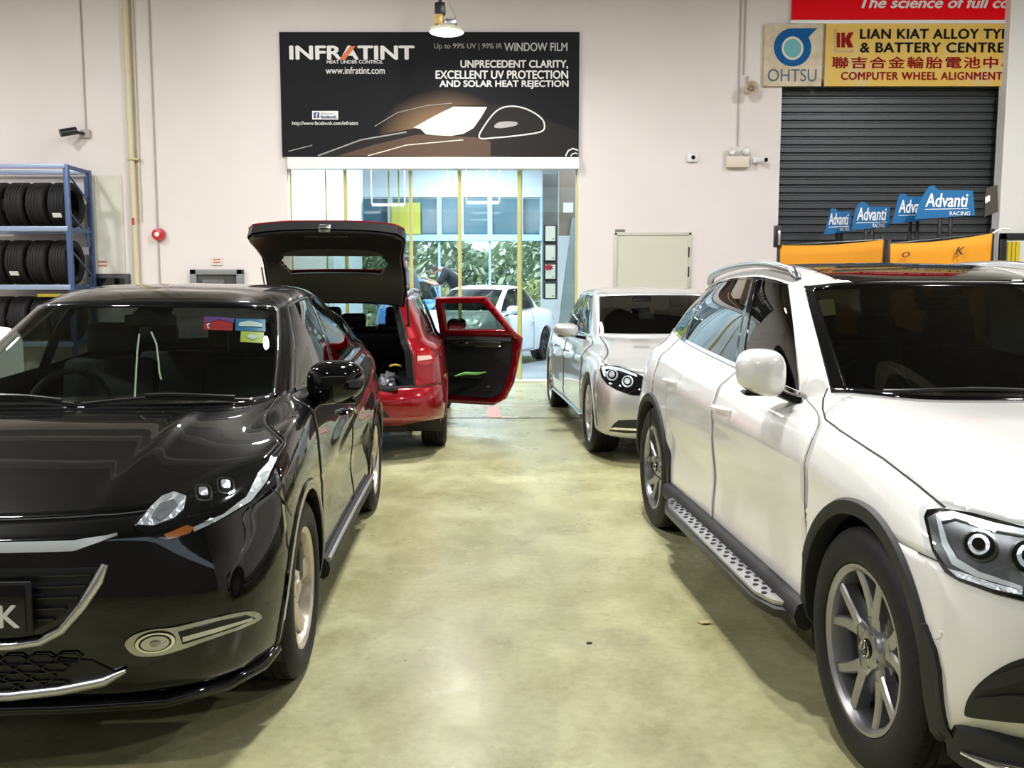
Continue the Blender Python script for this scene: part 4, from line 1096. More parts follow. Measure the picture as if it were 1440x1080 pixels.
def build_coupe():
    root = thing('coupe_car', 'white two-door coupe parked behind the glass partition, partly hidden by the open red door', 'car', (-1.22, 16.36, 0), R(-113))
    rg = saloon_rings(.89, .95, 1.03)
    # lower, faster rear roof
    for k, dz in ((10, -.05), (11, -.06), (12, -.06)):
        for j in (11, 12, 13, 14, 15): rg[k][2][j] += dz
    net, c = basic_car(root, rg, M_coupe_paint, 2.81, .34, .385, M_glass_side, M_glass_side, 1, 1, ('twin', .66, .48, M_satin_black), .885, .24, uC=10.9)
    mirror(root, -.90, .97, 1.06, .24, .17, .17, M_coupe_paint, rotz=.1)
    handles(c, [(-2.05, .83)], M_coupe_paint)
    for sg in (1, -1): c.patch('tail_lamp', [(-3.42, .80), (-3.42, .92), (-3.70, .92), (-3.74, .82)], 'y', M_redlens, .005, .01, .04, 'pair', sides=(sg,))
    c.patch('headlamp', [(.34, .66), (.34, .76), (.52, .74), (.56, .66)], 'y', M_chrome_bowl, .005, .01, .04)
    return root
def build_blue():
    root = thing('hatchback_car', 'blue hatchback seen nose-on far behind the glass, beside the two people', 'car', (-2.28, 21.4, 0), R(-80))
    rg = saloon_rings(.80, .93, 1.16)
    net, c = basic_car(root, rg, M_blue_paint, 2.53, .33, .37, M_glass_side, M_glass_side, 1, 2, ('twin', .64, .46, M_alloy_silver), .865, .22)
    mirror(root, -.82, .95, 1.15, .22, .16, .16, M_blue_paint)
    c.patch('headlamp', [(.40, .76), (.62, .74), (.66, .86), (.45, .88)], 'f', M_chrome_bowl, .005, .01, .05)
    return root
# ================================================================ red estate, tailgate up and rear door open
def build_red():
    root = thing('estate_car', 'red estate car with raised tailgate and an open rear door, tail towards the viewer', 'car', (-1.64, 11.22, 0), R(92.9))
    X0 = [.39, 0, -.40, -.95, -1.42, -2.22, -2.73, -3.15]
    rings = [
     ([.72, .71, .65, .53, .44]+X0+[-3.42, -3.58, -3.60], [0, .34, .56, .70, .75, .77, .78, .78, .78, .78, .78, .78, .77, .66, .40, 0], [.24]*12+[.30]*4),
     ([.80, .79, .72, .58, .46]+X0+[-3.48, -3.66, -3.69], [0, .36, .62, .77, .82, .85, .86, .85, .84, .84, .85, .865, .86, .76, .44, 0], [.22]*5+[.23]*7+[.30, .34, .34, .34]),
     ([.85, .84, .76, .61, .48]+X0+[-3.53, -3.71, -3.75], [0, .38, .65, .81, .86, .88, .89, .88, .872, .872, .88, .895, .885, .79, .46, 0], [.36]*12+[.38, .42, .42, .42]),
     ([.87, .86, .77, .62, .49]+X0+[-3.54, -3.72, -3.76], [0, .39, .66, .82, .87, .89, .90, .89, .885, .885, .892, .90, .89, .795, .46, 0], [.52]*12+[.54]*4),
     ([.84, .83, .74, .59, .46, .39, 0, -.40, -.95, -1.42, -2.22, -2.73, -3.15, -3.50, -3.66, -3.70], [0, .38, .64, .80, .855, .88, .89, .885, .88, .88, .888, .895, .875, .76, .44, 0], [.66]*12+[.655]*4),
     ([.76, .75, .66, .49, .36, .28, -.04, -.42, -.95, -1.42, -2.22, -2.73, -3.12, -3.44, -3.62, -3.66], [0, .36, .58, .73, .79, .82, .84, .845, .85, .855, .86, .86, .84, .73, .42, 0],
      [.78, .78, .785, .80, .83, .845, .89, .91, .92, .93, .95, .96, .96, .93, .92, .92]),
     ([.46, .45, .39, .26, .16, .10, -.16, -.50, -.97, -1.43, -2.22, -2.72, -3.10, -3.42, -3.60, -3.64], [0, .34, .54, .65, .71, .74, .77, .79, .815, .82, .825, .82, .80, .71, .41, 0],
      [.87, .87, .872, .878, .885, .89, .915, .935, .95, .96, .98, .99, .99, .97, .96, .96]),
     ([.10, .09, .05, -.05, -.14, -.20, -.36, -.60, -1.0, -1.44, -2.22, -2.71, -3.08, -3.40, -3.58, -3.62], [0, .32, .51, .61, .66, .69, .72, .755, .785, .792, .797, .79, .77, .69, .40, 0],
      [.95, .95, .95, .95, .95, .95, .955, .96, .975, .985, 1.0, 1.01, 1.01, 1.0, .99, .99]),
     ([-.35, -.36, -.40, -.48, -.56, -.61, -.68, -.76, -1.03, -1.45, -2.22, -2.70, -3.06, -3.37, -3.55, -3.59], [0, .31, .48, .58, .64, .67, .70, .73, .758, .765, .768, .76, .74, .67, .40, 0],
      [1.0, 1.0, 1.0, 1.0, 1.0, 1.0, 1.0, .995, 1.0, 1.01, 1.025, 1.035, 1.04, 1.03, 1.02, 1.02]),
     ([-.80, -.81, -.83, -.89, -.95, -.98, -1.01, -1.05, -1.18, -1.455, -2.22, -2.66, -2.99, -3.28, -3.46, -3.50], [0, .29, .44, .54, .585, .61, .635, .66, .68, .69, .692, .685, .67, .61, .38, 0],
      [1.20, 1.20, 1.20, 1.20, 1.197, 1.195, 1.193, 1.19, 1.20, 1.21, 1.22, 1.22, 1.215, 1.20, 1.20, 1.20]),
     ([-1.25, -1.255, -1.27, -1.30, -1.33, -1.34, -1.355, -1.37, -1.41, -1.475, -2.22, -2.60, -2.90, -3.17, -3.36, -3.40], [0, .27, .41, .49, .53, .555, .575, .592, .605, .612, .612, .607, .595, .545, .35, 0],
      [1.385, 1.384, 1.38, 1.375, 1.37, 1.367, 1.367, 1.37, 1.38, 1.39, 1.40, 1.39, 1.375, 1.36, 1.365, 1.37]),
     ([-1.36, -1.36, -1.37, -1.40, -1.42, -1.43, -1.445, -1.46, -1.50, -1.56, -2.22, -2.58, -2.86, -3.12, -3.30, -3.33], [0, .24, .36, .44, .475, .495, .51, .525, .535, .54, .54, .535, .525, .48, .31, 0],
      [1.41, 1.41, 1.41, 1.407, 1.405, 1.404, 1.407, 1.41, 1.42, 1.43, 1.437, 1.425, 1.41, 1.395, 1.39, 1.39]),
     ([-1.5, -1.5, -1.5, -1.51, -1.52, -1.53, -1.545, -1.56, -1.60, -1.66, -2.2, -2.5, -2.75, -3.0, -3.18, -3.2], [0]*16,
      [1.43, 1.43, 1.43, 1.43, 1.431, 1.432, 1.434, 1.437, 1.442, 1.447, 1.452, 1.445, 1.432, 1.42, 1.412, 1.41])]
    net = Net(rings, brk=(8, 10), extra_v=(1.5, 3.85, 8.1, 9.9, 10.15), extra_u=(5, 7.2, 8.85, 9.12, 10.25, 12.0, 13.45), step=.04)
    net.vis = -1
    c = Car(root, net, M_red_paint); c.zmin = .25
    for x in (0, -2.73): c.arch(x, .316, .365)
    c.panel('windscreen', c.take(c.region(8.1, 9.9, 0, 5)), m=M_glass_screen, thick=0)
    c.panel('front_side_window', c.take(c.region(8.1, 9.9, 7.2, 8.85)), 'pair', M_glass_side, thick=0)
    DP = [(-1.42, .24), (-2.00, .24), (-2.13, .31), (-2.22, .50), (-2.27, .70), (-2.33, .95), (-2.03, 1.386), (-1.44, 1.374), (-1.42, .95)]
    WP = [(-1.505, 1.035), (-2.20, 1.055), (-1.985, 1.335), (-1.515, 1.325)]
    win = c.cut(WP, 'y', lambda p: p.y > .3); frame = c.cut(DP, 'y', lambda p: p.y > .3)
    c.panel('rear_side_window', win, 'pair', M_glass_side, thick=0, sides=(1,)); c.panel('rear_door', frame, 'pair', sides=(1,))
    c.panel('quarter_window', c.take(c.region(8.1, 9.9, 10.25, 12.0)), 'pair', M_glass_dark, thick=0)
    c.take(c.region(3.85, 10.15, 13.45, 15))          # boot opening
    c.panel('bonnet', c.take(c.region(5, 8, 0, 5)), 'merge')
    c.panel('front_bumper', c.take(c.region(0, 5, 0, 5)), 'merge')
    c.panel('front_door', c.take(c.region(1.5, 8, 7, 9)), 'pair')
    c.panel('rear_bumper', c.take(c.region(0, 3.85, 12, 15)), 'merge')
    c.rest()
    c.seam_uv([(3.85, 12), (3.85, 13.45)], .006); c.seam_uv([(0.5, 12), (3.85, 12)], .006); c.seam_uv([(1.5, 7), (7.9, 7)], .005)
    c.seams.build('panel_seams', M_seam, root)
    for x in (0, -2.73):
        c.liner(x, .316, .38, .86); c.lip('wheel_arch_lip', x, .316, .353, .03, .006, M_red_paint)
    c.strip_uv('window_trim', [(8.03, 7.2), (8.03, 8.9)], .014, M_chrome); c.strip_uv('window_trim', [(8.03, 10.3), (8.03, 12)], .014, M_chrome)
    # weather strip round the boot opening
    for sg in (1, -1):
        P = [net.pt(3.85, u) for u in np.linspace(15, 13.45, 14)]+[net.pt(v, 13.45) for v in np.linspace(3.9, 10.15, 40)]+[net.pt(10.15, u) for u in np.linspace(13.45, 15, 12)]
        MB().tube([(p.x+.012, sg*p.y, p.z) for p in P], .014, 8).build('boot_weather_strip', M_rubber, root)
        Q = [net.pt(v, 13.456) for v in np.linspace(4.2, 9.9, 30)]; v = []; f = []
        for p in Q: v += [(p.x+.0, sg*(p.y-.005), p.z), (p.x+.02, sg*(p.y-.05), p.z), (p.x+.45, sg*(p.y-.06), p.z)]
        for i in range(len(Q)-1): f += [(3*i, 3*i+1, 3*i+4, 3*i+3), (3*i+1, 3*i+2, 3*i+5, 3*i+4)]
        link_mesh('boot_side_trim', v, f, M_trim_dark, root)
    p = net.pt(3.85, 15)
    MB().box((p.x+.07, 0, p.z-.012), (.12, 1.02, .025), bev=.008).build('boot_sill_plate', M_satin_black, root)
    MB().box((p.x+.62, 0, p.z-.10), (.95, 1.1, .03)).build('boot_floor', M_trim_dark, root)
    # tail lamps
    out = [(585, 490), (597, 489), (606, 493), (611, 503), (609, 511), (596, 513), (586, 512)]
    T = c.patch('tail_lamp', out, 'px', M_redlens, .006, .02, 3)
    V, F = c.patch_mesh([(586, 501), (604, 500), (607, 505), (586, 508)], 'px', .012, .006, 2.5)
    for h, (a, b) in zip(T, ((V, F), flip(V, F))): link_mesh('reversing_lens', a, b, mat('pale_lens', (.62, .42, .36), .2, 0, .5), h)
    c.patch('bumper_reflector', [(567, 586.5), (600, 584.5), (600, 588), (567, 590)], 'px', M_redlens, .005, .008, 3)
    pl = [(-.44, .40), (.44, .40), (.40, .46), (-.40, .46)]
    c.patch('bumper_insert', pl, 'r', M_clad, .006, .02, .04, 'one')
    # raised tailgate, in a frame whose x runs from the hinge to the lower edge
    hinge = Vector((-3.33, 0, 1.40)); ang = R(-46)
    tg = part('tailgate', root, hinge, (0, ang, PI))   # local x points backwards and up
    L, N_ = .92, 70
    def wid(t): return np.interp(t, [0, .12, .3, .55, .8, .93, 1], [.55, .575, .575, .565, .605, .60, .55])
    def hgt(t): return .10*math.sin(PI*min(1, t*1.02))-.12*t*t
    win = (.30, .62)
    def sheet(off, inset, hole):
        ts = sorted(set(list(np.linspace(0, 1, N_))+[win[0], win[1], win[0]-.035, win[1]+.035])); ys = np.linspace(-1, 1, 101); v = []; f = []
        for t in ts:
            for y in ys:
                w = wid(t)-inset
                v.append((L*(t*(1-2*inset)+inset), y*w, hgt(t)+off-.05*(abs(y)**3)))
        k = len(ys)
        for i in range(len(ts)-1):
            for j in range(k-1):
                tm = (ts[i]+ts[i+1])/2; ym = abs(ys[j]+ys[j+1])/2
                if hole and win[0]-(.035 if hole == 2 else 0) < tm < win[1]+(.035 if hole == 2 else 0) and ym < (.86 if hole == 2 else .80)-.9*abs(tm-.46): continue
                f.append((i*k+j, i*k+j+1, (i+1)*k+j+1, (i+1)*k+j))
        return v, f
    o = link_mesh('tailgate_skin', *sheet(0, 0, 2), None, tg, 35, [M_red_paint, M_satin_black]); md = o.modifiers.new('s', 'SOLIDIFY'); md.thickness = .012; md.offset = -1; md.material_offset = 1; md.material_offset_rim = 0
    o = link_mesh('tailgate_lining', *sheet(-.075, .012, True), M_satin_black, tg); md = o.modifiers.new('s', 'SOLIDIFY'); md.thickness = .03; md.offset = 1
    # rim that closes skin and lining
    m = MB()
    edge = [(0, y) for y in np.linspace(-1, 1, 15)]+[(t, 1) for t in np.linspace(.04, 1, 24)]+[(1, y) for y in np.linspace(.9, -1, 20)]+[(t, -1) for t in np.linspace(.96, .04, 24)]
    rim = [Vector((L*t, y*wid(t), hgt(t)-.05*abs(y)**3)) for t, y in edge]; n = len(rim)
    m.add([p for q in rim for p in (q, q+Vector((0, 0, -.09)))], [(2*i, 2*((i+1) % n), 2*((i+1) % n)+1, 2*i+1) for i in range(n)]); m.build('tailgate_rim', M_satin_black, tg)
    v, f = sheet(-.02, .02, False); ws = {i for i in range(len(v)) if L*(win[0]-.03) < v[i][0] < L*(win[1]+.03) and abs(v[i][1]) < .52}
    f = [q for q in f if all(i in ws for i in q)]; link_mesh('tailgate_window', v, f, M_glass_side, tg)
    m = MB()
    m.box((.86, 0, hgt(.86)-.115), (.10, .34, .05), bev=.015).box((.86, .40, hgt(.86)-.112), (.08, .20, .03), bev=.01).box((.86, -.40, hgt(.86)-.112), (.08, .20, .03), bev=.01)
    m.box((.62, 0, hgt(.62)-.10), (.22, 1.0, .03), bev=.012); m.build('tailgate_trim', M_clad, tg)
    MB().box((.93, 0, hgt(.93)-.125), (.05, .09, .05), bev=.01).build('tailgate_latch', M_steel, tg)
    MB().box((.09, 0, hgt(.1)+.02), (.16, 1.12, .03), bev=.012).build('roof_spoiler', M_red_paint, tg)
    for sg in (1, -1):
        a = Vector((-3.30, sg*.585, 1.05)); b = hinge+Matrix.Rotation(PI, 3, 'Z') @ (Matrix.Rotation(ang, 3, 'Y') @ Vector((.42, 0, -.10))); b.y = sg*.58
        MB().tube([a, a+(b-a)*.55], .011, 8).tube([a+(b-a)*.5, b], .006, 8).build('gas_strut', M_satin_black, root)
    # right rear door swung open on the middle pillar
    d = part('open_rear_door', root, (-1.43, -.875, 0), (0, 0, R(62)))
    sh = lambda vf: ([(p[0]+1.43, -p[1]+.875, p[2]) for p in vf[0]], [list(reversed(q)) for q in vf[1]])
    o = link_mesh('door_skin', *sh(frame), None, d, 35, [M_red_paint, M_red_paint]); md = o.modifiers.new('s', 'SOLIDIFY'); md.thickness = .045; md.offset = -1
    link_mesh('door_window', *sh(win), M_glass_side, d) if False else None
    def dp(v, u, off): p = net.pt(v, u)-net.nrm(v, u)*off; return Vector((p.x+1.43, -p.y+.875, p.z))
    def grid(v0, v1, u0, u1, off, k=16):
        vs = [dp(v0+(v1-v0)*i/k, u0+(u1-u0)*j/k, off(i/k, j/k)) for i in range(k+1) for j in range(k+1)]
        return vs, [(i*(k+1)+j, i*(k+1)+j+1, (i+1)*(k+1)+j+1, (i+1)*(k+1)+j) for i in range(k) for j in range(k)]
    card = [(-1.47, .32), (-1.98, .31), (-2.09, .36), (-2.17, .55), (-2.22, .75), (-2.24, 1.0), (-1.50, 1.0), (-1.47, .95)]
    link_mesh('door_card', *sh(c.patch_mesh(card, 'y', -.040, .055, .04)), M_black_plastic, d)
    link_mesh('door_glass', *sh(c.patch_mesh(WP, 'y', -.012, .004, .05)), M_glass_side, d)
    A = [dp(5.15, u, .12) for u in np.linspace(9.16, 9.9, 12)]; MB().tube(A, [.015]+[.032]*10+[.015], 10).build('door_armrest', M_satin_black, d)
    A = [dp(5.5, u, .135) for u in np.linspace(9.5, 9.88, 8)]; MB().tube(A, .009, 8).build('armrest_trim', M_satin_chrome, d)
    A = [dp(7.0, u, .125) for u in np.linspace(9.25, 9.42, 6)]; MB().tube(A, [.006, .010, .012, .012, .010, .006], 8).build('inner_handle', M_chrome, d)
    A = [dp(3.2, u, .13) for u in np.linspace(9.12, 9.6, 10)]; MB().tube(A, .022, 8).build('door_pocket', M_satin_black, d)
    A = [dp(2.5, 9.66, .105), dp(2.5, 9.69, .105)]; MB().cyl(A[0], A[1], .012).build('door_light', M_chrome, d)
    # green cloth left in the pocket is a thing of its own: see the loose things below
    for sg in (1, -1):
        P = [net.pt(10.6, u)+Vector((0, 0, .03*min(1, 8*t, 8*(1-t)))) for t, u in zip(np.linspace(0, 1, 20), np.linspace(7.2, 12.6, 20))]
        MB().tube([(p.x, sg*p.y, p.z) for p in P], .014, 8, flat=.8).build('roof_rail', M_satin_chrome, root)
    mirror(root, -.82, .97, 1.05, .22, .15, .16, M_gloss_black)
    cabin(root, .68, -.62, .97, -1.15, -2.05, .38, driver=-1)
    wh = wheel('twin', .632, .46, .225, M_alloy_grey); place_wheels(root, wh, 2.73, .885, .316, .225)
    MB().box((-1.4, 0, .27), (3.8, 1.1, .12)).build('underbody', M_black_plastic, root)
    M = Matrix.Translation(root.location) @ Matrix.Rotation(root.rotation_euler.z, 4, 'Z')
    return root, M, M @ Matrix.Translation(d.location) @ Matrix.Rotation(R(62), 4, 'Z'), dp, net
# ================================================================ the workshop
M_wall = mat('wall_paint', (.75, .70, .695), .75, noise=(.6, (.69, .645, .64), .35, .7), bump=.02)
M_wall2 = mat('wall_paint_white', (.78, .78, .78), .75, bump=.02)
M_ceiling = mat('ceiling_sheet', (.10, .10, .105), .8)
M_white_metal = mat('white_metal', (.74, .74, .76), .4)
M_pipe = mat('cream_pipe', (.62, .56, .38), .45)
M_conduit = mat('grey_conduit', (.42, .37, .34), .5)
M_paper = mat('paper', (.78, .78, .76), .8)
M_rack = mat('rack_blue_steel', (.055, .10, .22), .4, .3)
M_rack_l = mat('rack_beam_steel', (.28, .34, .50), .4, .3)
def floor_mat():
    m = bpy.data.materials.new('polished_concrete'); m.use_nodes = True; nt = m.node_tree; b = nt.nodes['Principled BSDF']; N = nt.nodes.new; K = nt.links.new
    tc = N('ShaderNodeTexCoord')
    def noise(s, d, stretch=(1, 1, 1), dist=0):
        mp = N('ShaderNodeMapping'); mp.inputs['Scale'].default_value = stretch; K(tc.outputs['Object'], mp.inputs[0])
        n = N('ShaderNodeTexNoise'); n.inputs['Scale'].default_value = s; n.inputs['Detail'].default_value = d; n.inputs['Roughness'].default_value = .62; n.inputs['Distortion'].default_value = dist
        K(mp.outputs[0], n.inputs['Vector']); return n.outputs['Fac']
    def ramp(f, a, c0, b_, c1):
        r = N('ShaderNodeValToRGB'); e = r.color_ramp.elements; e[0].position = a; e[1].position = b_; e[0].color = (*c0, 1); e[1].color = (*c1, 1); K(f, r.inputs[0]); return r.outputs[0]
    def mix(mode, f, A, B):
        x = N('ShaderNodeMix'); x.data_type = 'RGBA'; x.blend_type = mode; x.inputs[0].default_value = f; K(A, x.inputs[6]); K(B, x.inputs[7]); return x.outputs[2]
    big = ramp(noise(.55, 6, dist=.6), .32, (.34, .325, .155), .68, (.49, .50, .31))
    mid = ramp(noise(3.2, 8, (1, .7, 1), .4), .30, (.60, .57, .50), .62, (1, 1, 1))
    fine = ramp(noise(26, 6), .28, (.72, .72, .70), .60, (1, 1, 1))
    col = mix('MULTIPLY', .75, mix('MULTIPLY', .8, big, mid), fine)
    K(col, b.inputs['Base Color'])
    rr = N('ShaderNodeMapRange'); K(noise(1.6, 6), rr.inputs[0]); rr.inputs[1].default_value = .3; rr.inputs[2].default_value = .7; rr.inputs[3].default_value = .20; rr.inputs[4].default_value = .40; K(rr.outputs[0], b.inputs['Roughness'])
    bp = N('ShaderNodeBump'); bp.inputs['Strength'].default_value = .05; bp.inputs['Distance'].default_value = .01; K(noise(14, 4), bp.inputs['Height']); K(bp.outputs[0], b.inputs['Normal'])
    b.inputs['Specular IOR Level'].default_value = .5
    return m
XL, XR, YF, ZC = -10.5, 11.5, -5.0, 6.9
struct(MB().box(((XL+XR)/2, (YF+WALL_Y)/2, -.05), (XR-XL, WALL_Y-YF, .1)).build('floor', floor_mat(), None, 0))
struct(MB().box(((XL+XR)/2, (YF+WALL_Y)/2, ZC+.05), (XR-XL+.4, WALL_Y-YF+.4, .1)).build('ceiling', M_ceiling, None, 0))
struct(MB().box((XL-.1, (YF+WALL_Y)/2, ZC/2), (.2, WALL_Y-YF, ZC)).build('wall_left', M_wall, None, 0))
struct(MB().box((XR+.1, (YF+WALL_Y)/2, ZC/2), (.2, WALL_Y-YF, ZC)).build('wall_right', M_wall, None, 0))
struct(MB().box(((XL+XR)/2, YF-.1, 2.1), (XR-XL+.4, .2, 4.2)).box(((XL+XR)/2, YF-.1, 6.0), (XR-XL+.4, .2, 1.8)).build('wall_front', mat('front_shutter_grey', (.15, .145, .14), .6), None, 0))   # unseen open strip, added high up so sky light brightens the chrome
# roof beams (out of the picture, they show in the paintwork)
for y in (-2, 1.5, 5.5, 9.5, 12.0):
    struct(MB().box(((XL+XR)/2, y, ZC-.22), (XR-XL, .18, .40)).build('ceiling_beam', mat('beam_steel', (.40, .39, .39), .6), None, 0))
gx0, gx1 = at(405, 300, WALL_Y).x, at(813, 300, WALL_Y).x; gz1 = at(600, 222, WALL_Y).z
sx0, sx1 = at(1096, 250, WALL_Y).x, at(1412, 250, WALL_Y).x+.35; sz1 = at(1200, 112, WALL_Y).z
wb = MB(); T = .30
def wbox(x0, x1, z0, z1): wb.box(((x0+x1)/2, WALL_Y+T/2, (z0+z1)/2), (x1-x0, T, z1-z0))
wbox(XL, gx0, 0, ZC); wbox(gx0, gx1, gz1, ZC); wbox(gx1, sx0, 0, ZC); wbox(sx0, sx1, sz1, ZC); wbox(sx1, XR, 0, ZC)
struct(wb.build('wall_back', M_wall, None, 0))
# right pillar
px0 = at(1414, 150, 14.08).x
struct(MB().box((px0+.6, 14.19, ZC/2), (1.2, .22, ZC)).build('wall_pillar', M_wall2, None, 0))
# shallow panel left of the pipe, its shade put into the colour
a, b = at(122, 247, WALL_Y), at(178, 400, WALL_Y)
struct(MB().box(((a.x+b.x)/2, WALL_Y-.01, a.z/2), (b.x-a.x, .02, a.z)).build('wall_patch', mat('shaded_panel', (.62, .60, .53), .8, noise=(3, (.70, .68, .62), .4, .6)), None, 0))
# floor groove and worn markings before the glass
gy = 10.6
yA = 1.47/math.tan((588-540)/FPX+PITCH); yB = 1.47/math.tan((571-540)/FPX+PITCH)
struct(MB().box((1.0, yA, .001), (7.0, .03, .004)).build('trim_1', M_seam, None, 0))
struct(MB().box((.05, yB, .001), (1.0, .05, .003)).build('trim_2', mat('worn_white_line', (.66, .64, .52), .5, noise=(20, (.5, .48, .33), .4, .6)), None, 0))
struct(MB().prism([(-.27, yA+.05), (-.12, yA+.05), (-.17, yB-.1), (-.31, yB-.1)], lambda x, y: (x, y, -.001), lambda x, y: (x, y, .0025)).build('trim_3', mat('worn_red_mark', (.60, .16, .14), .5, noise=(14, (.55, .35, .25), .45, .6)), None, 0))
struct(MB().box((-.02, yA+.07, .001), (.18, .09, .003)).build('trim_4', MATS['worn_white_line'], None, 0))
struct(MB().box(((gx0+gx1)/2, WALL_Y+.05, .012), (gx1-gx0, .32, .024)).build('trim_5', mat('threshold_stone', (.60, .57, .47), .5, noise=(6, (.5, .48, .40), .4, .6)), None, 0))

def base(p0, p1, Y): return Vector(((p0.x+p1.x)/2, Y, min(p0.z, p1.z)))
def wtext(name, s, box, m, root, Y, bold=.0, shear=0, space=1, depth=.003):
    p, q = at(box[0], box[3], Y), at(box[2], box[1], Y); o = root.location
    return text(name, s, m, root, w=q.x-p.x, h=q.z-p.z, loc=((p.x+q.x)/2-o.x, Y-o.y, (p.z+q.z)/2-o.z), bold=bold, shear=shear, space=space, depth=depth)
def wpoly(name, pts, m, root, Y, d=.003, smooth=0):
    P = [at(x, y, Y) for x, y in pts]; o = root.location if root else Vector()
    n = len(P); f = fixn(link_mesh(name, [p-o for p in P]+[p-o+Vector((0, d, 0)) for p in P], [tuple(range(n)), tuple(range(2*n-1, n-1, -1))]+[(i, n+i, n+(i+1) % n, (i+1) % n) for i in range(n)], m, root, smooth))
    return f
def wline(name, pts, r, m, root, Y, n=8):
    o = root.location; return MB().tube([at(x, y, Y)-o for x, y in pts], r, n).build(name, m, root)
def wbx(name, box, Y0, Y1, m, root=None, bev=0):   # box whose front face fills a picture rectangle at Y0
    p, q = at(box[0], box[3], Y0), at(box[2], box[1], Y0); o = root.location if root else Vector()
    return MB().box(((p.x+q.x)/2-o.x, (Y0+Y1)/2-o.y, (p.z+q.z)/2-o.z), (q.x-p.x, Y1-Y0, q.z-p.z), bev=bev).build(name, m, root)

# ---------------------------------------------------------------- window film banner
YB = WALL_Y-.05
t = thing('banner', 'black window film banner with a car picture, above the glass doors', 'banner', base(at(397, 220, YB), at(815, 220, YB), YB))
bm_ = mat('banner_print', (.012, .012, .014), .65, spec=.15)
def glow_print(m, c, r0, col):
    nt = m.node_tree; b = nt.nodes['Principled BSDF']; tc = nt.nodes.new('ShaderNodeTexCoord'); mp = nt.nodes.new('ShaderNodeMapping')
    mp.inputs['Location'].default_value = (-c[0]/r0, 0, -c[1]/(r0*.8)); mp.inputs['Scale'].default_value = (1/r0, 0, 1/(r0*.8))
    g = nt.nodes.new('ShaderNodeTexGradient'); g.gradient_type = 'SPHERICAL'; cr = nt.nodes.new('ShaderNodeValToRGB'); e = cr.color_ramp.elements
    e[0].color = (.010, .011, .013, 1); e[1].color = (*col, 1); e[1].position = .95
    nt.links.new(tc.outputs['Object'], mp.inputs[0]); nt.links.new(mp.outputs[0], g.inputs[0]); nt.links.new(g.outputs['Fac'], cr.inputs[0]); nt.links.new(cr.outputs[0], b.inputs['Base Color'])
gc = at(625, 205, YB)-t.location
glow_print(bm_, (gc.x, gc.z), 1.05, (.40, .25, .13))
wbx('print_panel', (397, 45, 815, 220), YB, YB+.04, bm_, t)
M_pw = mat('print_white', (.80, .80, .80), .5); M_po = mat('print_orange', (.72, .16, .04), .5); M_pg = mat('print_grey', (.34, .33, .33), .5); M_pb = mat('print_brown', (.10, .065, .045), .65, spec=.15); M_pc = mat('print_cream', (.72, .64, .55), .45); M_pd = mat('print_dark', (.022, .020, .019), .65, spec=.15)
YT = YB-.004
wtext('logo_lettering', 'INFRATINT', (407, 64, 583, 84), M_pw, t, YT, .035)
wpoly('logo_stroke', [(477, 84), (492, 65), (500, 65), (485, 84)], M_po, t, YT-.009)
wtext('lettering', 'HEAT UNDER CONTROL', (459.5, 84.5, 538.5, 89.5), M_pw, t, YT, .02)
wtext('lettering', 'www.infratint.com', (458, 94, 541, 104), M_pw, t, YT, .01)
wtext('lettering', 'Up to 99% UV | 99% IR', (610.5, 61, 706, 70.5), M_pg, t, YT, .005)
wtext('lettering', 'WINDOW FILM', (709, 60, 798, 72), mat('print_silver', (.50, .50, .51), .5), t, YT, .015)
wtext('lettering', 'UNPRECEDENT CLARITY,', (647.5, 84.5, 799, 97), M_pw, t, YT, .03)
wtext('lettering', 'EXCELLENT UV PROTECTION', (612.5, 99, 799, 111), M_pw, t, YT, .03)
wtext('lettering', 'AND SOLAR HEAT REJECTION', (618, 113, 799.5, 125), M_pw, t, YT, .03)
wpoly('badge', [(439, 156), (475.5, 156), (475.5, 168), (439, 168)], M_pw, t, YT)
wpoly('badge_tile', [(441, 158), (449, 158), (449, 166), (441, 166)], mat('print_blue', (.03, .06, .22), .5), t, YT-.004)
wtext('lettering', 'f', (443.8, 159, 447, 166), M_pw, t, YT-.008, .03)
wtext('lettering', 'Find us on', (452, 158, 468, 160.6), M_pg, t, YT-.004)
wtext('lettering', 'facebook.', (451, 161.5, 474, 166.5), mat('print_navy', (.06, .08, .22), .5), t, YT-.004, .02)
wtext('lettering', 'http://www.facebook.com/infratint', (411, 170.5, 503.5, 177.5), M_pw, t, YT, .005)
C1 = lambda pts: [(380+x/3.1304, 30+y/3.1304) for x, y in pts]
wpoly('print_car_body', C1([(210, 592), (330, 545), (450, 505), (640, 470), (800, 372), (955, 368), (1060, 366), (1150, 385), (1230, 440), (1355, 480), (1355, 592)]), M_pd, t, YT, .002)
wpoly('print_bonnet', C1([(300, 592), (450, 545), (640, 500), (700, 500), (900, 510), (970, 530), (970, 592)]), M_pb, t, YT-.003, .002)
wpoly('print_windscreen', C1([(630, 468), (720, 418), (805, 375), (955, 377), (930, 420), (895, 470), (850, 495), (780, 507), (685, 497), (662, 474)]), M_pc, t, YT-.003, .002)
wline('print_window_line', C1(loop([(920, 512), (950, 450), (1000, 392), (1060, 374), (1130, 387), (1192, 425), (1208, 462), (1190, 487), (1100, 502), (990, 513)], 4)+[(920, 512)]), .012, M_pw, t, YT, 6)
wpoly('print_mirror', C1(loop([(985, 465), (1010, 443), (1080, 442), (1083, 458), (1020, 470)], 3)), M_pg, t, YT-.003, .002)
wline('print_highlight', C1([(460, 462), (560, 402), (690, 371), (800, 360)]), .006, M_pg, t, YT, 6)
wline('print_highlight', C1([(210, 592), (400, 522), (600, 488)]), .012, M_pg, t, YT, 6)
wline('print_highlight', C1([(430, 592), (600, 545), (850, 522)]), .010, M_pc, t, YT, 6)
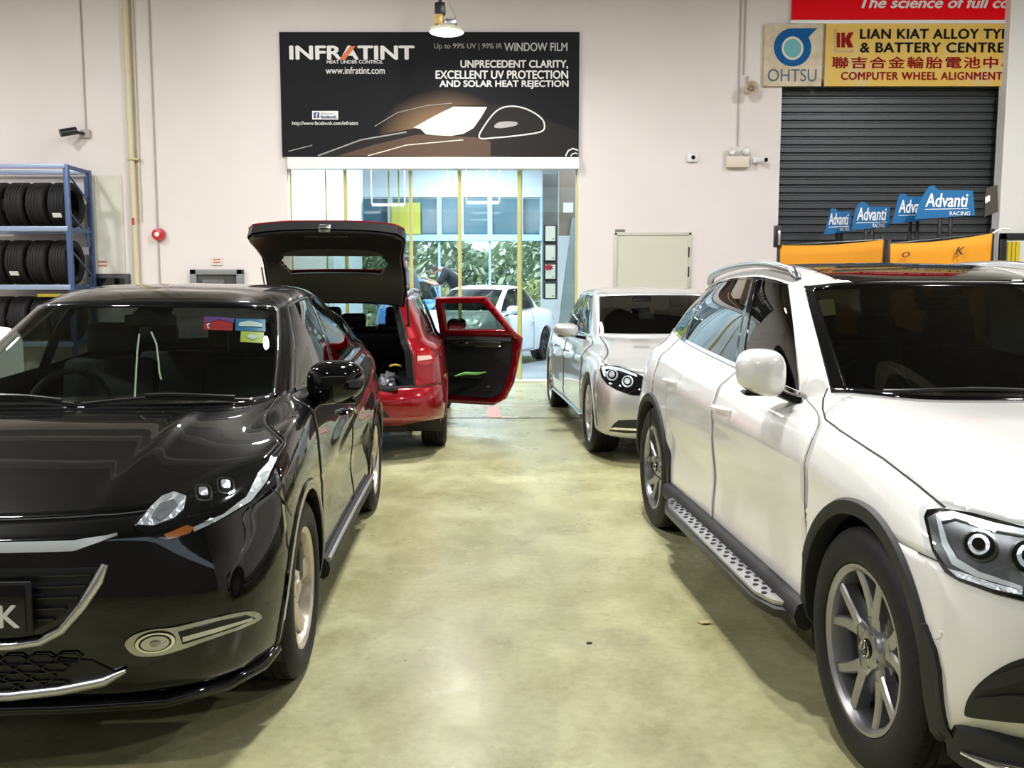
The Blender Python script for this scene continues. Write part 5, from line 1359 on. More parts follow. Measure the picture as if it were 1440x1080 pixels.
wline('print_highlight', C1([(80, 572), (185, 546)]), .008, M_pg, t, YT, 6)
wline('print_wheel_arc', C1([(1300, 594), (1312, 570), (1332, 560), (1355, 568)]), .012, M_pw, t, YT, 6)
wline('print_wheel_arc', C1([(1322, 594), (1330, 584), (1344, 580), (1354, 584)]), .010, M_pw, t, YT, 6)

# ---------------------------------------------------------------- glass front
o = wbx('trim_6', (404, 221, 814, 237), WALL_Y-.10, WALL_Y+.12, M_white_metal); struct(o)
M_pane = glass('clear_partition_glass', (.90, .955, .955), 1.45, .8)
M_edge = mat('yellow_green_edge', (.52, .50, .22), .35)
edges = [407, 485, 577, 646, 730, 812]
desc = ['frameless glass panel beside the left wall, behind the raised tailgate', 'second glass panel from the left, mostly above the raised tailgate', 'glass panel between tailgate and open red door, centre of the glass front', 'glass panel in front of the white coupe', 'right-hand glass panel beside the framed certificates']
for i in range(5):
    Y = WALL_Y+.10+(.05 if i % 2 else 0)
    a, b = at(edges[i], 237, Y), at(edges[i+1], 237, Y)
    g = thing('glass_panel', desc[i], 'glass door', ((a.x+b.x)/2, Y, .03), 0, 'glass doors under the banner')
    w = b.x-a.x; h = a.z-.03
    MB().box((0, 0, h/2), (w-.02, .012, h)).build('pane', M_pane, g)
    for sg in (-1, 1): MB().box((sg*(w/2-.014), -.002, h/2), (.028, .018, h)).build('edge_strip', M_edge, g)
for px in (457, 546, 560, 733.5):
    a = at(px, 237, WALL_Y+.2); o = MB().box((a.x, WALL_Y+.23, a.z/2), (.022, .018, a.z)).build('edge_post', M_edge)
    tag(o, {457: 'thin yellow upright behind the leftmost glass panel', 546: 'thin yellow upright above the tailgate, left one of a close pair', 560: 'thin yellow upright above the tailgate, right one of a close pair', 733.5: 'thin yellow upright beside the glass joint in front of the coupe'}[px], 'post', 'yellow uprights behind the glass')
o = MB().box((gx1-.015, WALL_Y+.05, 1.5), (.03, .1, 3.0)).build('trim_7', M_edge, None, 0); struct(o)

# ---------------------------------------------------------------- high-bay lamps
def high_bay(label, spot, drop):
    x, y, z = spot
    t = thing('high_bay_lamp', label, 'lamp', (x, y, z), 0, 'high-bay lamps')
    MB().lathe([(.225, 0), (.235, .004), (.235, .035), (.20, .05), (.12, .085), (.10, .10), (0, .10)], 40, 'z').build('lamp_shade', mat('lamp_housing_cream', (.62, .58, .42), .4), t)
    MB().lathe([(0, -.004), (.21, -.004), (.222, .004)], 40, 'z').build('diffuser', mat('lamp_diffuser', (.9, .9, .9), .4, emit=(1, .98, .9), estr=9), t)
    MB().box((-.10, 0, .16), (.12, .12, .14), bev=.02).build('driver_box', mat('lamp_driver_brass', (.55, .36, .12), .4, .3), t)
    MB().box((.06, 0, .13), (.16, .10, .07), bev=.015).build('lamp_bracket', M_satin_chrome, t)
    MB().box((-.085, .0, .30), (.14, .10, .16), bev=.02).build('hook_block', M_satin_black, t)
    MB().tube([(-.085, 0, .36), (-.09, 0, drop)], .024, 8).build('hanger', M_satin_black, t)
    MB().tube([(.12, 0, .15), (.10, .02, .26), (.04, .02, .36), (.02, .02, .6), (.02, .02, drop)], .008, 6).build('power_cable', M_conduit, t)
    return t
lp = at(628, 44, LAMP_SPOTS[0][1])
for k, s_ in enumerate(LAMP_SPOTS):
    if k == 0: high_bay('glowing high-bay lamp hanging in front of the banner top edge', s_, ZC-s_[2])
for k, s_ in enumerate(LAMP_SPOTS[1:]):
    high_bay('unseen high-bay lamp under the workshop roof, placed to light the cars', s_, ZC-s_[2])

# ---------------------------------------------------------------- pipes and fittings on the wall
def wall_thing(name, label, cat, px, py, Y=WALL_Y, group=None): p = at(px, py, Y); return thing(name, label, cat, p, 0, group)
t = wall_thing('water_pipe', 'cream vertical pipe with clamps running down the left of the wall', 'pipe', 187, 400, WALL_Y-.06)
P = [at(180, 100, WALL_Y-.06).x-t.location.x]*2
MB().tube([(P[0], 0, 3.9+1.5), (P[0], 0, .0-t.location.z)], .045, 14).build('pipe_run', M_pipe, t)
z = at(180, 225, WALL_Y).z-t.location.z
MB().box((P[0]+.03, .0, z), (.17, .10, .035), bev=.008).build('pipe_clamp', mat('clamp_brass', (.45, .40, .22), .4, .4), t)
z = at(180, 312, WALL_Y).z-t.location.z; MB().box((P[0]+.0, -.048, z), (.035, .01, .10)).build('red_tag', mat('red_label', (.45, .03, .03), .5), t)
MB().tube([(P[0]+.09, .03, 5.4), (P[0]+.09, .03, z)], .012, 8).build('side_tube', M_pipe, t)
def conduit(label, pts, r=.011, Y=WALL_Y-.012): o = MB().tube([at(x, y, Y) for x, y in pts], r, 8).build('conduit', M_conduit); tag(o, label, 'conduit', 'surface conduits'); return o
def vconduit(label, px, y0, y1): p = at(px, y1, WALL_Y-.012); q = at(px, y0, WALL_Y-.012); o = MB().tube([(p.x, p.y, p.z), (p.x, p.y, q.z)], .012, 8).build('conduit', M_conduit); tag(o, label, 'conduit', 'surface conduits')
vconduit('thin grey conduit that drops to the black camera on the left wall', 121, -80, 183)
vconduit('thin grey conduit that runs through the red alarm bell', 225, -80, 400)
vconduit('thin conduit dropping to the twin-head emergency light', 1037, -80, 206)
vconduit('thin conduit dropping to the horn loudspeaker', 1046, -80, 105)
# black camera
t = wall_thing('security_camera', 'black bullet camera fixed to the left wall above the tyre rack', 'camera', 122, 189)
MB().box((0, -.03, 0), (.14, .06, .12), bev=.01).build('mount_plate', mat('mount_grey', (.38, .35, .34), .5), t)
MB().tube([(-.02, -.06, .0), (-.08, -.16, .01)], .025, 10).build('camera_arm', M_satin_black, t)
MB().tube([(-.08, -.16, .03), (-.26, -.30, -.03)], .058, 16).build('camera_body', M_satin_black, t)
# red bell
t = wall_thing('alarm_bell', 'round red alarm bell on the wall between pipe and glass front', 'alarm bell', 224, 330, WALL_Y-.026)
MB().lathe([(.0, -.10), (.04, -.10), (.085, -.085), (.095, -.05), (.10, 0)], 32, 'y').build('bell_gong', mat('alarm_red', (.50, .01, .02), .3, 0, .5), t)
MB().lathe([(0, -.106), (.032, -.106), (.036, -.10)], 24, 'y').build('bell_centre', M_paper, t)
# horn speaker
t = wall_thing('horn_speaker', 'small cream horn loudspeaker beside the yellow shop sign', 'loudspeaker', 1052, 128, WALL_Y)
MB().lathe([(.02, -.10), (.035, -.14), (.07, -.20), (.105, -.24), (.10, -.24), (.06, -.19), (.025, -.13), (0, -.13)], 28, 'y').build('horn', mat('horn_cream', (.58, .50, .36), .5), t)
MB().sphere((0, -.19, 0), .032, 14).build('horn_core', M_steel, t)
MB().box((-.02, -.05, .02), (.10, .10, .12), bev=.015).build('speaker_base', MATS['horn_cream'], t)
MB().box((-.02, -.03, .15), (.03, .03, .12)).build('hanging_bracket', M_conduit, t)
# emergency light
t = wall_thing('emergency_light', 'cream emergency light box with two round lamp heads', 'emergency light', 1036, 235)
cb = mat('box_cream', (.66, .60, .50), .5)
MB().box((0, -.05, .07), (.34, .10, .17), bev=.012).build('battery_box', cb, t)
for sx in (-.10, .115):
    MB().lathe([(0, -.12), (.05, -.125), (.062, -.11), (.055, -.06), (.03, -.03), (0, -.02)], 24, 'y', (sx, 0, .225)).build('lamp_head', cb, t)
    MB().lathe([(0, -.128), (.042, -.128), (.046, -.12)], 24, 'y', (sx, 0, .225)).build('lamp_lens', M_chrome_bowl, t)
    MB().box((sx, -.05, .165), (.03, .03, .05)).build('lamp_stalk', cb, t)
# white camera
t = wall_thing('security_camera', 'small white camera with dark lens, right of the emergency light', 'camera', 1062, 226)
MB().box((0, -.04, 0), (.10, .08, .08), bev=.012).build('mount_plate', M_white_metal, t)
MB().tube([(.03, -.08, 0), (.11, -.18, -.01)], .036, 14).build('camera_body', M_white_metal, t); MB().tube([(.105, -.174, -.01), (.122, -.194, -.012)], .033, 14).build('camera_lens', M_gloss_black, t)
t = wall_thing('security_camera', 'square white camera with a round black lens, on the bare middle wall', 'camera', 973, 222)
MB().box((0, -.03, 0), (.15, .06, .13), bev=.012).build('camera_body', M_white_metal, t); MB().lathe([(0, -.075), (.028, -.072), (.032, -.06)], 20, 'y', (.01, 0, 0)).build('camera_lens', M_gloss_black, t)
# access hatch
pn = mat('hatch_grey', (.52, .52, .45), .5)
p, q = at(863, 408, WALL_Y), at(972, 327, WALL_Y)
t = thing('access_hatch', 'grey rectangular access hatch in the wall behind the silver saloon', 'hatch', ((p.x+q.x)/2, WALL_Y, p.z))
w, h = q.x-p.x, q.z-p.z
for (cx, cz, dx, dz) in ((0, .02, w, .05), (0, h-.02, w, .05), (-w/2+.02, h/2, .05, h), (w/2-.02, h/2, .05, h)): MB().box((cx, -.015, cz), (dx, .04, dz), bev=.006).build('hatch_frame', pn, t)
MB().box((0, -.008, h/2), (w-.08, .02, h-.08)).build('hatch_door', mat('hatch_door_grey', (.56, .56, .48), .5), t)
MB().box((w/2-.035, -.032, h*.66), (.02, .012, .16)).build('hinge', M_satin_black, t); MB().box((w/2-.035, -.032, h*.32), (.02, .012, .16)).build('hinge', M_satin_black, t)
o = wbx('wall_tag', (865, 322.5, 879, 326.5), WALL_Y-.008, WALL_Y, mat('dark_tag', (.16, .15, .14), .5)); tag(o, 'small dark tag on the wall above the access hatch', 'tag')
# framed box on the left and its notices
p, q = at(270, 410, WALL_Y), at(343, 379, WALL_Y)
t = thing('wall_cabinet', 'grey framed wall cabinet with glass, above the black car roof', 'cabinet', ((p.x+q.x)/2, WALL_Y, p.z))
w, h = q.x-p.x, q.z-p.z; fr = mat('cabinet_grey', (.22, .23, .24), .45)
for (cx, cz, dx, dz) in ((0, h-.04, w, .08), (-w/2+.05, h/2, .10, h), (w/2-.05, h/2, .10, h), (0, .04, w, .08)): MB().box((cx, -.04, cz), (dx, .08, dz), bev=.01).build('cabinet_frame', fr, t)
MB().box((0, -.02, h/2), (w-.2, .02, h-.16)).build('cabinet_back', mat('cabinet_inside', (.10, .09, .08), .6), t)
MB().box((-.05, -.04, h*.4), (w*.42, .03, h*.30)).build('cabinet_panel', M_steel, t); MB().box((0, -.06, h/2), (w-.2, .006, h-.16)).build('cabinet_glass', M_lens, t)
def notice(label, bx):
    p, q = at(bx[0], bx[3], WALL_Y-.02), at(bx[2], bx[1], WALL_Y-.02); t = thing('notice', label, 'notice', ((p.x+q.x)/2, WALL_Y, p.z), 0, 'small notices on the wall')
    w, h = q.x-p.x, q.z-p.z; MB().box((0, -.012, h/2), (w, .014, h)).build('notice_board', mat('notice_cream', (.70, .66, .60), .6), t)
    for k in (.68, .34): MB().box((0, -.021, h*k), (w*.7, .004, h*.16)).build('red_line', mat('notice_red', (.50, .16, .14), .6), t)
notice('small cream notice with red lines above the grey wall cabinet', (298, 361, 312, 373)); notice('small cream notice with red lines beside the tyre rack', (136, 363, 153, 379))
t = wall_thing('wall_recess_frame', 'dark framed opening low on the wall between tyre rack and pipe', 'frame', 157, 425)
MB().box((0, -.03, .23), (.62, .06, .42), bev=.01).build('frame_surround', mat('dark_frame', (.035, .035, .035), .5), t); MB().box((0, -.064, .22), (.48, .01, .30)).build('frame_panel', M_gloss_black, t)

# ---------------------------------------------------------------- tyre rack
YR0, YR1 = 13.46, 14.16
p = at(97, 320, YR0); q = at(-70, 320, YR0)
t = thing('tyre_rack', 'blue steel rack stacked with tyres against the left wall', 'rack', ((p.x+q.x)/2, YR0, 0))
xr = p.x-t.location.x; xl = -xr
zt = at(95, 231, YR0).z
shelf = [at(90, y, YR0).z for y in (322, 404, 484)]; shelf.append(shelf[2]-.85); shelf = [s for s in shelf if s > .1]
for x in (xl, xr):
    for y in (0, YR1-YR0): MB().box((x, y, zt/2), (.07, .06, zt), bev=.006).build('upright', M_rack, t)
for z in shelf+[zt-.03]:
    for y in (-.02, YR1-YR0): MB().box((0, y, z), (xr-xl, .05, .075 if z != zt-.03 else .06), bev=.006).build('beam', M_rack_l, t)
    for x in (xl, xr): MB().box((x, (YR1-YR0)/2, z), (.04, YR1-YR0, .05)).build('side_brace', M_rack, t)
for k in range(3):
    z0 = shelf[0]+.12+.2*k if False else zt-.12-.5*k
    MB().tube([(xr, 0, zt-.1-.55*k), (xr, YR1-YR0, zt-.5-.55*k)], .014, 6).build('diagonal_brace', M_rack, t)
    MB().box((xr+.0, YR1-YR0-.1, zt-.25-.75*k), (.012, .10, .30)).build('brace_plate', M_rack, t)
TD, TW = .66, .275
tm = tyre_mesh(TD, .42, TW, True, 56); proto = None
n = 0; first = at(78, 320, YR0).x
pos = ['right end of the %s shelf', 'second from the right on the %s shelf', 'third from the right on the %s shelf', 'fourth from the right on the %s shelf']
for r_, z in enumerate(shelf[:3]):
    for k in range(4):
        x = first-k*.318-(.03 if r_ else 0); lab = 'black tyre, '+pos[k] % ['top', 'middle', 'lower'][r_]+' of the blue rack'
        loc = (x, YR0+.36, z+.04+TD/2)
        rotm = (0, 0, PI/2+random.uniform(-.03, .03))
        if proto is None:
            o = tm.build('tyre', M_rubber, None, 30); proto = o
        else: o = proto.copy(); COL.objects.link(o)
        o.location = loc; o.rotation_euler = (random.uniform(0, .2), 0, rotm[2]) if False else rotm
        tag(o, lab, 'tyre', 'tyres on the blue rack')
        if (r_, k) in ((0, 0), (1, 2)):
            c = MB().box((0, 0, 0), (.004, .13, .07)).build('paper_label', M_paper, o); c.location = (-.0, 0, 0)
            a = R(-38); c.location = (-(TD/2-.004)*math.cos(a)*0-.0, 0, 0)
            c.matrix_local = Matrix.Rotation(PI, 4, 'Y') @ Matrix.Rotation(R(32), 4, 'Y').inverted() @ Matrix.Translation((TD/2+.004, 0, 0)) if False else Matrix.Translation((-(TD/2+.003)*math.cos(R(30)), 0, -(TD/2+.003)*math.sin(R(30)))) @ Matrix.Rotation(R(-30), 4, 'Y')
o = MB().box((xr*.6+t.location.x, YR0+.2, shelf[1]-.12), (.5, .08, .05), bev=.01).build('yellow_bar', mat('safety_yellow', (.60, .50, .04), .5)); tag(o, 'yellow bar under the middle shelf of the tyre rack', 'bar')
# white drum at the picture's left edge
p = at(-2, 470, 7.6)
o = MB().lathe([(0, 0), (.20, 0), (.21, .03), (.21, p.z-.06), (.19, p.z-.0), (.12, p.z+.05), (0, p.z+.07)], 32, 'z').build('plastic_drum', mat('drum_white', (.75, .75, .76), .4)); o.location = (p.x-.04, 7.6, 0)
tag(o, 'white round-topped plastic drum beyond the black car, at the picture edge', 'drum')

# ---------------------------------------------------------------- shutter and shop signs
YS = WALL_Y+.22; m = MB(); rows = []; pitch = .122; z = 0; k = 0
zz = []
while z < sz1+.2:
    zz += [(z, 0), (z+.018, -.035), (z+.085, -.035), (z+.103, 0)]; z += pitch
v = []; f = []
for z, d in zz: v += [(sx0-.1, YS+d, z), (sx1+.1, YS+d, z)]
for i in range(len(zz)-1): f.append((2*i, 2*i+1, 2*i+3, 2*i+2))
struct(link_mesh('door_1', v, f, mat('shutter_grey', (.060, .066, .072), .42, .4), None, 20))
YG = WALL_Y-.06
def board(name, label, bx, m, depth=.06):
    p, q = at(bx[0], bx[3], YG), at(bx[2], bx[1], YG); t = thing(name, label, 'sign', ((p.x+q.x)/2, YG, p.z)); wbx('sign_panel', bx, YG, YG+depth-.005, m, t); return t
t = board('brand_sign', 'weathered cream sign with blue ring logo, left of the yellow sign', (1073, 34, 1158, 121), mat('cream_sign', (.60, .52, .37), .5, noise=(6, (.48, .40, .27), .4, .65)))
YT2 = YG-.004; C2 = lambda pts: [(1000+x/3.273, y/3.273) for x, y in pts]
bl = mat('sign_blue', (.008, .10, .30), .6, spec=.1)
full = [(375+86*math.cos(a), 218-88*math.sin(a)) for a in np.linspace(0, 2*PI, 44, endpoint=False)]
wpoly('ring_logo', C2(full), bl, t, YT2); wpoly('ring_pointer', C2([(375, 130), (490, 129), (448, 172), (420, 160)]), bl, t, YT2-.002)
wpoly('ring_gap', C2([(375+50*math.cos(a), 222-54*math.sin(a)) for a in np.linspace(0, 2*PI, 36, endpoint=False)]), mat('sign_pale', (.62, .60, .50), .5), t, YT2-.004)
wpoly('ring_centre', C2([(375+40*math.cos(a), 222-43*math.sin(a)) for a in np.linspace(0, 2*PI, 36, endpoint=False)]), mat('sign_teal', (.10, .38, .40), .5), t, YT2-.008)
wtext('lettering', 'OHTSU', (1079.5, 97, 1148.5, 114.5), mat('sign_navy', (.03, .09, .18), .5), t, YT2, .0)
t = board('shop_sign', 'yellow shop sign with black and red lettering above the roller shutter', (1159, 33, 1475, 121), mat('yellow_sign', (.70, .47, .10), .5, noise=(2.2, (.62, .52, .27), .5, .75), spec=.2))
bk = mat('sign_black', (.008, .008, .008), .6, spec=.1); rd = mat('sign_red', (.26, .006, .010), .6, spec=.1)
wtext('lettering', 'LIAN KIAT ALLOY TYR', (1209, 40.5, 1421, 55), bk, t, YT2, .035, space=1.08)
wtext('lettering', '& BATTERY CENTRE', (1209, 59.5, 1413, 74), bk, t, YT2, .035, space=1.1)
wtext('lettering', '聯吉合金輪胎電池中心', (1169.5, 79.5, 1432, 96.5), rd, t, YT2, .02, space=1.15)
wtext('lettering', 'COMPUTER WHEEL ALIGNMENT', (1182.5, 101, 1410, 112.5), rd, t, YT2, .03, space=1.1)
wpoly('emblem_corner', C2([(565, 135), (580, 135), (580, 230), (655, 230), (655, 242), (565, 242)]), mat('sign_gold', (.42, .24, .03), .4), t, YT2)
wpoly('emblem_bar', C2([(578, 150), (594, 150), (594, 218), (578, 218)]), rd, t, YT2)
wpoly('emblem_letter', C2([(600, 218), (600, 150), (616, 150), (616, 178), (632, 150), (656, 147), (640, 182), (655, 218), (630, 218), (616, 190), (616, 218)]), rd, t, YT2-.004)
t = board('advert_sign', 'red advert sign with white italic lettering at the top edge', (1114, -60, 1475, 28), mat('red_sign', (.80, .003, .010), .6, spec=.1))
wtext('lettering', 'The science of full co', (1209, -4, 1421, 11.5), mat('sign_white', (.80, .74, .76), .4), t, YT2, .03, .25)
o = wbx('trim_8', (1112, 28, 1475, 33), YG-.02, WALL_Y, M_white_metal); struct(o)

# ---------------------------------------------------------------- blue name boards on stands, orange cloths
M_bb = mat('board_blue', (.008, .13, .33), .4); C3 = lambda pts: [(1000+x/3.273, 180+y/3.273) for x, y in pts]
def stand(label, poly, Y, tbox, rbox, posts, m=M_bb):
    P = C3(poly); xs = [p[0] for p in P]; b_ = at(sum(posts)/len(posts), max(p[1] for p in P), Y)
    t = thing('board_stand', label, 'sign stand', (b_.x, Y, 0), 0, 'blue boards on stands before the shutter')
    wpoly('name_board', P, m, t, Y, .025)
    if tbox: wtext('lettering', 'Advanti', tuple(C3([tbox[:2], tbox[2:]])[0]+C3([tbox[:2], tbox[2:]])[1]), mat('board_white', (.82, .84, .86), .4), t, Y-.004, .02, .12)
    if tbox:
        a, b = C3([(tbox[0], tbox[3]+9), (tbox[2], tbox[3]+5)]); wpoly('underline', [a, b, (b[0], b[1]+.9), (a[0], a[1]+.9)], MATS['board_white'], t, Y-.004)
    if rbox: wtext('lettering', 'RACING', tuple(C3([rbox[:2], rbox[2:]])[0]+C3([rbox[:2], rbox[2:]])[1]), MATS['board_white'], t, Y-.004, .01)
    zb = min(at(p[0], p[1], Y).z for p in P)
    for px in posts:
        x = at(px, 330, Y).x-t.location.x; MB().box((x, .04, (zb+.06)/2+.3), (.045, .035, zb-.54), bev=.005).build('post', M_satin_black, t)
    MB().box((0, .04, .30), (.40, .10, .10), bev=.01).build('cross_bar', M_satin_black, t); MB().box((0, .04, .15), (.10, .10, .30), bev=.01).build('foot_column', M_satin_black, t); MB().box((0, .04, .02), (.34, .30, .04), bev=.01).build('base_plate', M_satin_black, t)
    return t
stand('smallest blue name board, left end of the row before the shutter', [(520, 490), (545, 400), (553, 370), (575, 372), (584, 386), (645, 383), (641, 478)], 13.7, (541, 392, 633, 446), (592, 458, 634, 474), [1178, 1184])
stand('second blue name board from the left, above the left orange cloth', [(650, 470), (665, 370), (690, 340), (712, 343), (730, 362), (825, 362), (816, 455)], 13.3, (670, 366, 808, 426), (743, 440, 800, 457), [1219, 1228])
stand('blue name board half hidden behind the largest one', [(835, 440), (858, 335), (870, 302), (890, 302), (908, 316), (1000, 318), (990, 425)], 12.9, (862, 330, 1010, 392), None, [1281, 1291])
stand('largest blue name board, above the right orange cloth', [(940, 420), (965, 330), (1000, 272), (1024, 262), (1046, 285), (1204, 288), (1215, 402)], 12.55, (985, 300, 1184, 364), (1097, 384, 1192, 402), [1323, 1338])
p = at(1394, 330, 12.6)
t = thing('board_stand', 'dark board seen edge-on, on a stand right of the blue boards', 'sign stand', (p.x, 12.6, 0))
wpoly('name_board', C3([(1258, 410), (1268, 275), (1318, 262), (1322, 385)]), mat('board_brown', (.055, .045, .035), .5), t, 12.6, .04); wpoly('paper_label', C3([(1262, 318), (1284, 308), (1284, 335), (1262, 348)]), M_paper, t, 12.595, .004)
MB().box((0, .04, at(1394, 330, 12.6).z/2), (.05, .04, at(1394, 330, 12.6).z-.04), bev=.005).build('post', M_satin_black, t); MB().box((0, .04, .02), (.3, .3, .04), bev=.01).build('base_plate', M_satin_black, t)
def cloth(name, label, x0, x1, y0, y1, Y, m):
    a, b = at(x0, y0, Y), at(x1, y1, Y); t = thing(name, label, 'cloth', ((a.x+b.x)/2, Y, 0), 0, 'orange cloths before the shutter'); N_ = 40; v = []; f = []
    for i in range(N_+1):
        s = i/N_; x = a.x+(b.x-a.x)*s; zt_ = a.z+(b.z-a.z)*s
        for j in range(13):
            q = j/12; xx = x+(.12*(.5-s))*q; v.append((xx-t.location.x, .03*math.sin(s*17+q*3)*q+.015*math.sin(s*41+q*7)*q, zt_*(1-q)+.35*q-.03*math.sin(PI*s)*(1-q)))
    for i in range(N_):
        for j in range(12): k = i*13+j; f.append((k, k+1, k+14, k+13))
    o = link_mesh('cloth_sheet', v, f, m, t, 60); md = o.modifiers.new('s', 'SOLIDIFY'); md.thickness = .004
    return t, a, b
M_or = mat('orange_cloth', (.66, .27, .008), .75, bump=.05)
t, a, b = cloth('hanging_cloth', 'plain orange cloth hung on a black frame, left of the pair', 1097, 1243, 345, 337, 12.85, M_or)
def frame(t, a, b):
    for p in (a, b):
        MB().box((p.x-t.location.x, .03, p.z/2+.03), (.06, .05, p.z+.06), bev=.006).build('frame_post', M_satin_black, t); MB().box((p.x-t.location.x, .03, .02), (.10, .24, .04), bev=.01).build('frame_foot', M_satin_black, t)
    MB().tube([Vector((a.x-t.location.x, .015, a.z)), Vector((b.x-t.location.x, .015, b.z))], .014, 8).build('frame_bar', M_satin_black, t)
frame(t, a, b)
MB().box((a.x-t.location.x-.04, 0, a.z+.12), (.10, .08, .30), bev=.015).build('frame_bracket', M_satin_black, t); MB().box((a.x-t.location.x-.03, -.045, a.z+.10), (.035, .02, .20), bev=.006).build('lever', M_satin_chrome, t)
t, a, b = cloth('hanging_cloth', 'orange cloth with dark lettering, hung on a black frame under the largest blue board', 1252, 1396, 343, 328, 12.15, M_or); frame(t, a, b)
for s_, bx in (('K', (1343, 347, 1357, 358)), ('O', (1268, 354, 1280, 362))): wtext('lettering', s_, bx, mat('cloth_ink', (.10, .04, .012), .7), t, 12.09, .03, .3)
c = MB().tube([Vector((b.x-t.location.x, 0, b.z)), Vector((b.x-t.location.x+.10, -.02, b.z+.06)), Vector((b.x-t.location.x+.22, 0, b.z+.05))], .012, 6).build('white_tie', M_paper, t)
# framed board on the pillar
YP = 14.04; p, q = at(1408, 440, YP), at(1490, 327, YP)
t = thing('framed_board', 'black framed white board with yellow tubes, on the right pillar', 'board', (px0+.42, YP, at(1420, 440, YP).z))
h = at(1420, 328, YP).z-t.location.z; w = .84
for (cx, cz, dx, dz) in ((0, h-.05, w, .10), (-w/2+.05, h/2, .10, h), (w/2-.05, h/2, .10, h), (0, .05, w, .10)): MB().box((cx, 0, cz), (dx, .05, dz), bev=.008).build('board_frame', M_satin_black, t)
MB().box((0, .012, h/2), (w-.16, .02, h-.16)).build('board_panel', mat('board_white_panel', (.78, .80, .76), .5), t)
for k in range(3):
    x = -w/2+.135+k*.062; o = MB().tube([(x+t.location.x, YP-.035, t.location.z+h-.45), (x+t.location.x, YP-.035, t.location.z+h-.13)], .028, 12).build('yellow_tube', mat('tube_yellow', (.72, .56, .03), .4)); tag(o, ['left', 'middle', 'right'][k]+'hand yellow tube in the black framed board' if k != 1 else 'middle yellow tube of three in the black framed board', 'tube', 'yellow tubes in the framed board')

# ================================================================ the bay behind the glass
YI0, YI1 = WALL_Y+.30, 24.0
struct(MB().box((-.6, (YI0+YI1)/2, -.05), (16, YI1-YI0+.3, .1)).build('bay_floor', mat('bay_floor_paint', (.20, .21, .24), .35, noise=(.8, (.30, .31, .34), .35, .7)), None, 0))
struct(MB().box((-.6, (YI0+YI1)/2, 4.75), (16, YI1-YI0, .1)).build('bay_ceiling', mat('bay_ceiling_white', (.70, .72, .74), .8), None, 0))
a = at(459, 300, 17.0)
struct(MB().box((a.x-1.6, 17.1, 2.35), (3.2, .2, 4.7)).build('bay_wall_left', M_wall2, None, 0))
struct(MB().box((a.x+.06, 18.6, 2.35), (.12, 3.2, 4.7)).build('bay_wall_side', mat('pale_blue_wall', (.60, .68, .74), .7), None, 0))
struct(MB().box((5.2, 19.3, 2.35), (.2, 9.2, 4.7)).build('bay_wall_right', mat('bay_wall_grey', (.40, .41, .42), .7), None, 0))
for y, z0 in ((17.5, 4.05), (20.5, 4.15)): struct(MB().box((-.6, y, z0+.28), (11, .25, .55)).build('bay_beam', mat('bay_beam_white', (.66, .70, .73), .6), None, 0))
# window wall
M_fr = mat('window_frame_blue', (.34, .48, .58), .5); M_dk = mat('dark_window_glass', (.035, .11, .15), .10, 0, 1)
zt1 = at(600, 277, YI1).z; zm1 = at(600, 331, YI1).z; zm0 = at(600, 338, YI1).z
struct(MB().box((-.6, YI1+.15, (zt1+5.2)/2), (16, .3, 5.2-zt1)).build('bay_wall_back', mat('bay_back_white', (.62, .68, .72), .7), None, 0))
xs_ = [at(px, 300, YI1).x for px in (420, 473, 507, 549, 618, 649, 689, 732, 762)]
for i in range(len(xs_)-1):
    x0, x1 = xs_[i], xs_[i+1]
    wn = MB().box(((x0+x1)/2, YI1+.1, (zt1+zm1)/2), (x1-x0-.10, .05, zt1-zm1-.06)).build('window_%d' % (i+1), M_dk, None, 0); struct(wn)
    struct(MB().box((x1, YI1, (zt1+zm0)/2), (.12, .16, zt1-zm0)).build('window_%d_frame' % (i+1), M_fr, None, 0))
struct(MB().box(((xs_[0]+xs_[-1])/2, YI1, (zm1+zm0)/2), (xs_[-1]-xs_[0], .2, .16)).build('window_transom', M_fr, None, 0))
for px in (549, 618, 689, 762):
    x = at(px, 380, YI1).x; struct(MB().box((x, YI1, zm0/2), (.06, .08, zm0)).build('window_mullion', M_fr, None, 0))
struct(MB().box((6.2+at(762, 380, YI1).x, YI1+.1, 2.35), (12.4, .3, 4.7)).build('bay_wall_rear', MATS['bay_wall_grey'], None, 0))
struct(MB().box((xs_[0]-4, YI1+.1, 2.35), (8, .3, 4.7)).build('bay_wall_far', M_wall2, None, 0))
t = thing('yellow_poster', 'yellow-green poster hanging in the upper bay windows', 'poster', base(at(551, 329, YI1-.12), at(591, 285, YI1-.12), YI1-.12)); wbx('poster_sheet', (551, 285, 591, 329), YI1-.12, YI1-.10, mat('poster_yellow', (.42, .42, .05), .5), t)
for k, (px, py, y) in enumerate(((486, 284, 22.5), (546, 288, 22.5), (679, 285, 22.5), (657, 258, 19))):
    p = at(px, py, y); o = MB().tube([p-Vector((.38, 0, 0)), p+Vector((.38, 0, 0))], .03, 8).tube([p+Vector((-.4, 0, .02)), (p.x-.4, p.y, 4.72)], .006, 6).tube([p+Vector((.4, 0, .02)), (p.x+.4, p.y, 4.72)], .006, 6).build('tube_light', mat('tube_lamp', (.9, .9, .9), .4, emit=(.95, 1, 1), estr=5))
    tag(o, ['tube light at the left of the bay windows', 'tube light above the raised tailgate inside the bay', 'tube light before the middle bay windows', 'tube light under the bay ceiling, centre of the glass'][k], 'tube light', 'tube lights in the bay')
